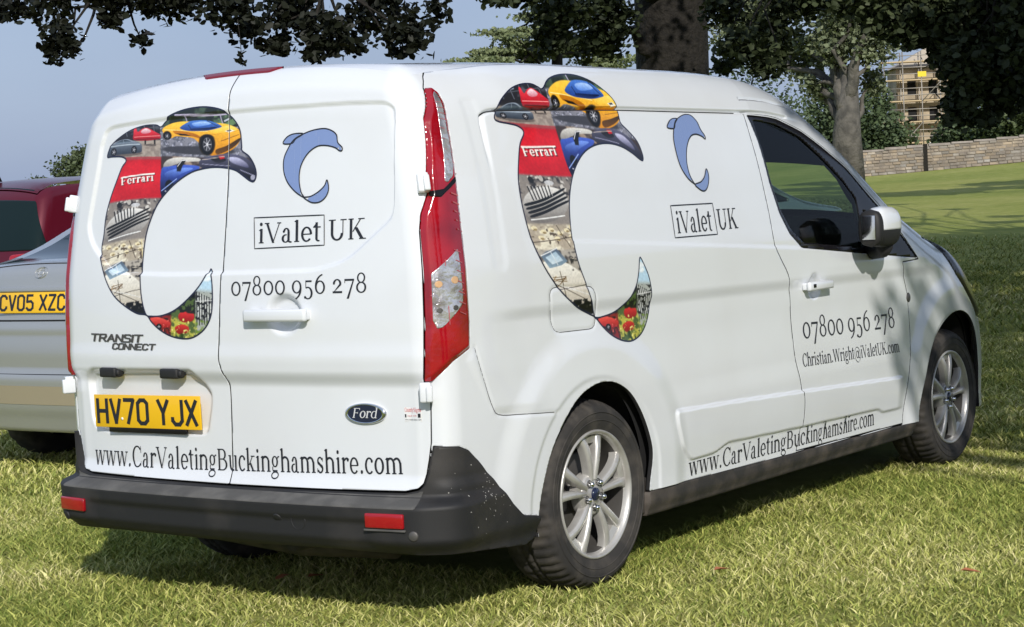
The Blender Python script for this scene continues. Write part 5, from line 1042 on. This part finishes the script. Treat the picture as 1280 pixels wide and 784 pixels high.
leafmesh('right_leaves',CROWN3,.11,DK2,leafm,beech,15000,seed=13,edge=.16)
UP=[(16+rnd.uniform(-8,4),7.5+rnd.uniform(-5,5),5.2+rnd.uniform(0,5),1.3,.8) for _ in range(34)]+[(9,7,4.2,1.2,.5),(7,7.6,4.1,1.0,.5),(11,7,4.3,1.3,.5),(15.8,3.8,4.4,1.5,.6),(14,5.5,4.7,1.3,.5)]
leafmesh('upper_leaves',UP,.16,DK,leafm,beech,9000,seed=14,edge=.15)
# a hanging twig over the van roof
tw=MB(); tw.tube([(6.95,6.5,2.98),(6.99,6.52,2.8),(7.0,6.53,2.68),(7.02,6.54,2.60)],[.004,.003,.003,.002],5); tw.out('hanging_twig',bark,beech)
leafmesh('hanging_leaves',[(7.0,6.53,2.72,.03,.10),(7.0,6.53,2.64,.05,.03)],.075,DK,leafm,beech,16,seed=15)
# trees behind and to the right of the camera: they throw the shade on the bonnet and the field
def shade_tree(loc,h,clumps,label,n,seed,size=.30):
    t=thing('shade_tree',label,'tree',(loc[0],loc[1],gz(np.array(loc[0]),np.array(loc[1])).item())); m=MB(); m.tube([(loc[0],loc[1],-.1),(loc[0],loc[1],h*.5),(loc[0]+.2,loc[1]+.1,h)],[.45,.34,.12],14); tr=m.out('trunk',bark,t); m=MB()
    for i,q in enumerate(clumps): limb(m,(loc[0],loc[1],h*.55),q[:3],.10,.03,i+seed,5,.08)
    m.out('branch',bark,tr,kind='stuff'); leafmesh('crown',clumps,size,[(.03,.045,.012),(.07,.10,.03)],leafm,t,n,seed=seed,shape=4,edge=.10); return t
KX,KY=1.27/1.04,1.22/1.04
def shadow_clumps(targets): # (ground x, ground y, height, radius)
    return [(gx-KX*h,gy-KY*h,h+gz(np.array(gx),np.array(gy)).item(),r,r*.55) for gx,gy,h,r in targets]
shade_tree((-1.6,-9.8),6.2,shadow_clumps([(5.6,1.0,5.6,.62),(6.0,-.1,5.9,.75),(5.9,-1.1,5.6,.55),(7.2,-.6,6.2,1.1),(7.0,1.2,6.0,1.1),(8.8,-1.6,6.4,1.3),(9.0,.8,6.4,1.4),(11,-.5,6.6,1.5),(11,2.5,6.6,1.5),(4.15,-.12,5.0,.20),(4.35,-.45,5.1,.22),(4.72,-.12,5.2,.22),(4.78,-.42,5.2,.22),(5.02,.42,5.4,.27),(5.15,-.1,5.3,.25),(5.2,-.72,5.4,.26),(4.9,.95,5.4,.30),(3.95,-.38,4.9,.13),(5.5,.1,5.5,.4)]),'leafy tree beyond the right edge shading the van bonnet',8200,21,.20)
shade_tree((7.6,-7.2),7.5,shadow_clumps([(13+1.9*i+rnd.uniform(-.6,.6),-2.2+2.7*j+rnd.uniform(-.6,.6),7.0+rnd.uniform(-.8,.8),1.6) for i in range(5) for j in range(4)]),'tall leafy tree right of the view shading the near field',13000,22,.42)
shade_tree((17.5,-3.5),9,shadow_clumps([(24+2.6*i+rnd.uniform(-.8,.8),.5+3.2*j+i*1.0+rnd.uniform(-.8,.8),8.2+rnd.uniform(-1,1),2.0) for i in range(5) for j in range(4)]+[(37+rnd.uniform(-3,9),12+rnd.uniform(-4,8),9+rnd.uniform(-1,2),rnd.uniform(.6,1.5)) for _ in range(16)]+[(rnd.uniform(38,62),rnd.uniform(9,24),9+rnd.uniform(-1,2),rnd.uniform(.3,.9)) for _ in range(26)]),'broad leafy tree right of the view shading the middle field',17000,23,.52)
shade_tree((-3.0,-9.0),5.0,shadow_clumps([(1.6,-2.75,4.6,.5),(2.6,-2.3,4.9,.42),(3.2,-3.2,5.0,.5)]),'small leafy tree right of the camera shading the grass corner',900,24,.17)
shade_tree((52,1.0),11,shadow_clumps([(70+rnd.uniform(-3,10),20+rnd.uniform(-4,8),10+rnd.uniform(-1,1),rnd.uniform(1.2,2.4)) for _ in range(12)]),'tall leafy tree right of the view streaking the far field',5000,25,.7)
# distant trees
def far_tree(name,label,loc,th,tr_,clumps,colr,n,size,seed,barkm=bark,flat=0,edge=.2,limbs=True,cat='tree',group=None):
    z=gz(np.array(loc[0]),np.array(loc[1])).item(); t=thing(name,label,cat,(loc[0],loc[1],z),group=group); m=MB(); m.tube([(loc[0],loc[1],z-.3),(loc[0],loc[1],z+th*.5),(loc[0]+.3,loc[1]-.1,z+th)],[tr_*1.25,tr_,tr_*.55],16); tk=m.out('trunk',barkm,t)
    if limbs:
        m=MB()
        for i,q in enumerate(clumps): limb(m,(loc[0]+.1,loc[1],z+th*(.5+.4*(i%3)/2)),q[:3],tr_*.35,tr_*.08,i+seed,6,.10)
        m.out('branch',barkm,tk,kind='stuff')
    leafmesh('crown',clumps,size,colr,leafm,t,n,seed=seed,shape=4,flat=flat,edge=edge); return t
E_=lambda x,y,z,rx,rz:(x,y,z,rx,rz)
gt=far_tree('grey_tree','tall tree with pale grey forked trunk above the van windscreen','' or (71.6,32.0),5.2,.62,[(72.0,32.8,7.8,1.3,.9),(75.2,37.5,9.9,1.8,1.2),(74.1,35.4,8.1,1.5,1.0),(72.3,32.1,8.8,1.6,1.0),(71.9,30.8,7.6,1.1,.8),(72.6,33.9,6.3,.8,.7),(73.6,31.6,6.2,.7,.7),(79,41.1,9.6,1.8,1.1),(75,36,11,2.5,1.2),(71,31,11,2.2,1.2),(73.5,34.8,7.2,1.1,.7),(72.5,33.2,10,1.5,.8)],[(.08,.10,.055),(.22,.25,.145)],22000,.26,31,barkg,edge=.30)
m=MB(); limb(m,(71.6,32.0,5.0),(72.6,33.4,8.6),.42,.18,77,8,.05); limb(m,(71.7,31.9,5.4),(71.4,30.7,8.8),.34,.14,78,8,.05); limb(m,(71.6,32.1,4.2),(73.2,34.6,7.0),.22,.09,79,8,.08); m.out('fork',barkg,gt)
GD=[(.030,.048,.025),(.11,.15,.07)]
for i,(x,y,z,r,lab) in enumerate([(121.3,57.2,6.8,2.3,'dark green tree behind the wall just left of the grey trunk'),(118.2,52.0,6.0,2.0,'dark green bushy tree between the grey trunk and the scaffolding'),(120.5,46.8,5.4,1.7,'low dark tree behind the wall right of the scaffolding'),(118.7,43.2,5.3,1.9,'mid green tree behind the wall nearest the right edge'),(117.3,40.4,6.6,2.3,'taller dark tree behind the wall at the right edge'),(126.4,66.0,8.0,4.2,'wide dark tree far beyond the van roof')]):
    far_tree('dark_tree',lab,(x,y),4.5,.3,[(x,y,z,r,r*.8),(x+.5,y+r*.7,z-.9,r*.7,r*.6),(x,y-r*.7,z-1.0,r*.7,r*.6),(x,y,z+r*.9,r*.6,r*.5),(x,y,z-r*.9,r*.8,r*.6)],[(.03,.05,.02),(.10,.13,.055)] if i in(3,4) else GD,5200,.34,40+i,edge=.18,group='dark trees behind the wall')
cd_=[]
for (x,y,z,r) in [(66.3,47.98,8.3,1.7),(68.85,47.88,9.78,1.7),(69.96,46.29,10.44,1.9),(70.67,48.77,8.9,2.3),(74.72,48.17,9.29,2.4),(75.8,46.51,8.58,2.2),(67.5,48.2,8.8,1.2),(70,48,7.6,2.8),(69.5,47.4,9.2,1.6),(72,47,11.0,1.8)]: cd_.append((x,y,z,r,.16)); cd_.append((x+rnd.uniform(-1,1),y+rnd.uniform(-1,1),z-.35,r*.7,.14))
far_tree('cedar_tree','cedar with flat layered green tiers above the van roof','' or (72.0,47.6),10.5,.32,cd_,[(.07,.10,.045),(.21,.24,.12)],17000,.22,50,bark,flat=1,edge=.25)
far_tree('round_bush_tree','hazy green tree on the skyline left of the van','' or (54.7,63.6),3.4,.2,[(54.66,63.51,4.1,1.0,.7),(55.2,63.1,4.75,.8,.55),(53.9,64.1,3.6,.9,.6),(56.2,62.0,4.4,1.4,1.1),(57,61,4.2,1.8,1.2)],[(.05,.07,.035),(.13,.16,.08)],7000,.20,52,edge=.15)
# far woodland behind everything, one mass
wd_c=[]
for k in range(26):
    q=-70+k*6.0; t0=178+rnd.uniform(-6,6); x=t0*SQ[0]-q*SQ[1]; y=t0*SQ[1]+q*SQ[0]
    if q>36: continue
    wd_c.append((x,y,gz(np.array(x),np.array(y)).item()+2.6,5.0,3.0+rnd.uniform(-1,1)*.8))
wo=leafmesh('far_wood',wd_c,.8,[(.03,.05,.025),(.09,.12,.06)],leafm,None,9000,seed=60,shape=4,edge=.1)
# ================================================================= boundary wall
stone=mat('wall_stone',(.36,.31,.26),.9,noise=(1.6,(.20,.17,.145),.35,.7,12),bump=(9,.6,.04),attr=True)
mort=mat('wall_mortar',(.27,.235,.20),.95,noise=(2,(.15,.13,.11),.4,.7,8))
wA=Vector((103.3+.0,35.9,0)); wdir=Vector((3.5,-8.35,0)).normalized(); wn=Vector((-wdir.y,wdir.x,0)); 
if wn.dot(Vector((-1,-.7,0)))<0: wn=-wn
wallo=thing('boundary_wall','low weathered stone wall across the top of the field','wall',tuple(wA))
Z0=lambda p:gz(np.array(p.x),np.array(p.y)).item()
def wallpt(s,o,z): p=wA+wdir*s+wn*o; return Vector((p.x,p.y,z))
seg=[]; core=MB(); S0,S1=-34,26
ss=list(range(S0,S1+1,2)); HW=1.46
zb=[Z0(wallpt(s,0,0)) for s in ss]; VVw=[]
for s,z in zip(ss,zb): VVw+=[wallpt(s,.20,z-.4),wallpt(s,.20,z+HW),wallpt(s,-.22,z+HW),wallpt(s,-.22,z-.4)]
core.add(VVw,[(4*i+k,4*i+4+k,4*i+4+(k+1)%4,4*i+(k+1)%4) for i in range(len(ss)-1) for k in range(4)]+[(0,1,2,3),tuple(4*len(ss)-4+k for k in (3,2,1,0))]); core.out('wall_core',mort,wallo)
st=MB(); scol=[]
def addstone(mb,s0,s1,z0,z1,proud,col):
    n0=len(mb.v); e=.014
    mb.add([wallpt(s0,.19,z0),wallpt(s1,.19,z0),wallpt(s1,.19,z1),wallpt(s0,.19,z1),wallpt(s0+e,.20+proud,z0+e),wallpt(s1-e,.20+proud,z0+e),wallpt(s1-e,.20+proud,z1-e),wallpt(s0+e,.20+proud,z1-e)],[(4,5,6,7),(0,1,5,4),(1,2,6,5),(2,3,7,6),(3,0,4,7)]); scol.extend([col]*(len(mb.v)-n0))
s=S0
row=0; 
for row in range(8):
    h_=HW/8; s=S0+rnd.uniform(0,.3)
    while s<S1-.7:
        L_=rnd.uniform(.28,.62); zb_=Z0(wallpt(s,0,0)); k_=rnd.uniform(.62,1.25); warm=rnd.uniform(-.03,.04)
        addstone(st,s+.012,s+L_-.012,zb_+row*h_+.01,zb_+(row+1)*h_-.01,rnd.uniform(.015,.06),((.37+warm)*k_,.32*k_,(.265-warm)*k_)); s+=L_
build('stone',st.v,st.f,stone,wallo,smooth=False,col=np.array(scol),kind='stuff')
cop=None; s=S0
for i in range(int((S1-S0)/1.3)):
    z=Z0(wallpt(s,0,0))+HW+.004+rnd.uniform(0,.03); b=MB(); k_=rnd.uniform(.8,1.15); hh_=.13+rnd.uniform(-.02,.03)
    Vc=[wallpt(s+.01,.27,z),wallpt(s+1.28,.27,z),wallpt(s+1.28,-.27,z),wallpt(s+.01,-.27,z),wallpt(s+.03,.22,z+hh_),wallpt(s+1.26,.22,z+hh_),wallpt(s+1.26,-.22,z+hh_),wallpt(s+.03,-.22,z+hh_)]
    b.add(Vc,[(0,1,5,4),(1,2,6,5),(2,3,7,6),(3,0,4,7),(4,5,6,7),(3,2,1,0)]); build('coping_stone',b.v,b.f,stone,wallo,smooth=False,col=np.array([(.34*k_,.30*k_,.26*k_)]*8)); s+=1.3
for s_ in (-5.6,):
    b=MB(); z=Z0(wallpt(s_,0,0)); b.add([wallpt(s_-.12,.30,z-.3),wallpt(s_+.12,.30,z-.3),wallpt(s_+.12,.30,z+1.62),wallpt(s_-.12,.30,z+1.62),wallpt(s_-.12,.1,z-.3),wallpt(s_+.12,.1,z-.3),wallpt(s_+.12,.1,z+1.62),wallpt(s_-.12,.1,z+1.62)],[(0,1,2,3),(0,4,5,1),(1,5,6,2),(2,6,7,3),(3,7,4,0)]); b.out('wall_pier',bark,wallo,smooth=False)
# ================================================================= scaffolded tower
tx,ty=133.6,55.6; tz=gz(np.array(tx),np.array(ty)).item(); fx=Vector((SQ[1],-SQ[0],0)); fy=Vector((SQ[0],SQ[1],0))
TW=thing('stone_tower','pale stone tower wrapped in scaffolding between the trees','tower',(tx,ty,tz)); tst=mat('tower_stone',(.46,.38,.27),.9,noise=(.8,(.30,.25,.18),.4,.7,10)); poleM=mat('scaffold_pole',(.33,.30,.26),.5,metal=.5); boardM=mat('scaffold_board',(.52,.40,.24),.8); roofM=mat('tower_roof',(.42,.36,.28),.8)
def TM(a,b,c):
    a*=1.18; return Vector((tx,ty,tz))+fx*a+fy*b+Vector((0,0,c))
def tbox(mb,a0,b0,c0,a1,b1,c1): mb.add([TM(*p) for p in ((a0,b0,c0),(a1,b0,c0),(a1,b1,c0),(a0,b1,c0),(a0,b0,c1),(a1,b0,c1),(a1,b1,c1),(a0,b1,c1))],[(0,3,2,1),(4,5,6,7),(0,1,5,4),(1,2,6,5),(2,3,7,6),(3,0,4,7)])
b=MB(); tbox(b,-1.6,-1.6,-.5,1.8,1.8,7.4); b.out('wall',tst,TW,smooth=False)
b=MB(); b.add([TM(-1.9,-1.9,7.4),TM(2.1,-1.9,7.4),TM(2.1,2,7.4),TM(-1.9,2,7.4),TM(.9,0,9.2)],[(0,1,4),(1,2,4),(2,3,4),(3,0,4)]); b.out('roof',roofM,TW,smooth=False)
for zz in (1.2,3.3,5.4):
    for aa in (-.9,.5):
        b=MB(); tbox(b,aa,-1.64,zz,aa+.55,-1.58,zz+1.1); b.out('window',darkm,TW,smooth=False)
SCF=thing('scaffolding','pale scaffolding with boarded decks and a yellow sheet around the stone tower','scaffolding',tuple(TM(0,-2.4,0)))
for aa in (-2.6,-1.4,-.2,1.0,2.2):
    for bb in (-2.9,-2.0): b=MB(); b.tube([TM(aa,bb,-.3),TM(aa,bb,8.6 if aa<1.5 else 7.3)],.05,6); b.out('standard',poleM,SCF)
for zz in (1.6,3.2,4.8,6.4,7.8):
    b=MB(); tbox(b,-2.8,-2.9,zz,2.4 if zz<7.5 else 1.2,-1.9,zz+.09); b.out('deck_board',boardM,SCF,smooth=False)
    for dz in (.5,1.0): b=MB(); b.tube([TM(-2.9,-2.95,zz+dz),TM(2.5,-2.95,zz+dz)],.035,6); b.out('guard_rail',poleM,SCF)
b=MB(); b.tube([TM(-2.6,-2.95,.2),TM(-.2,-2.95,3.2)],.035,6); b.tube([TM(-.2,-2.95,4.8),TM(2.2,-2.95,7.6)],.035,6); b.out('brace',poleM,SCF,kind='stuff')
b=MB(); tbox(b,-.45,-3.02,6.65,.10,-2.98,7.05); b.out('yellow_sheet',mat('yellow_sheet',(.80,.60,.03),.6),SCF,smooth=False)
b=MB(); tbox(b,.1,-3.02,.9,.7,-2.98,1.6); b.out('white_sheet',mat('white_sheet',(.75,.78,.80),.6),SCF,smooth=False)
# small bird over the left corner of the van
b=MB(); c=Vector((4.9,5.4,2.66)); b.tube([c+Vector((-.035,.03,-.003)),c+Vector((-.012,.010,.004)),c+Vector((.014,-.012,0)),c+Vector((.034,-.028,-.004))],[.002,.011,.012,.002],8); b.add([c,c+Vector((.006,-.004,.012)),c+Vector((-.03,.022,.034)),c+Vector((-.012,.014,.010))],[(0,1,2,3)]); b.add([c+Vector((.01,-.01,0)),c+Vector((.018,-.012,.006)),c+Vector((.045,-.03,.020)),c+Vector((.02,-.02,.004))],[(0,1,2,3)])
o_=b.out('flying_bird',darkm); tag(o_,'tiny dark bird in the sky above the van\'s left corner','bird')
# sky dome not needed: the World is the sky
print('VERTS',sum(len(m.vertices) for m in bpy.data.meshes),'POLYS',sum(len(m.polygons) for m in bpy.data.meshes))
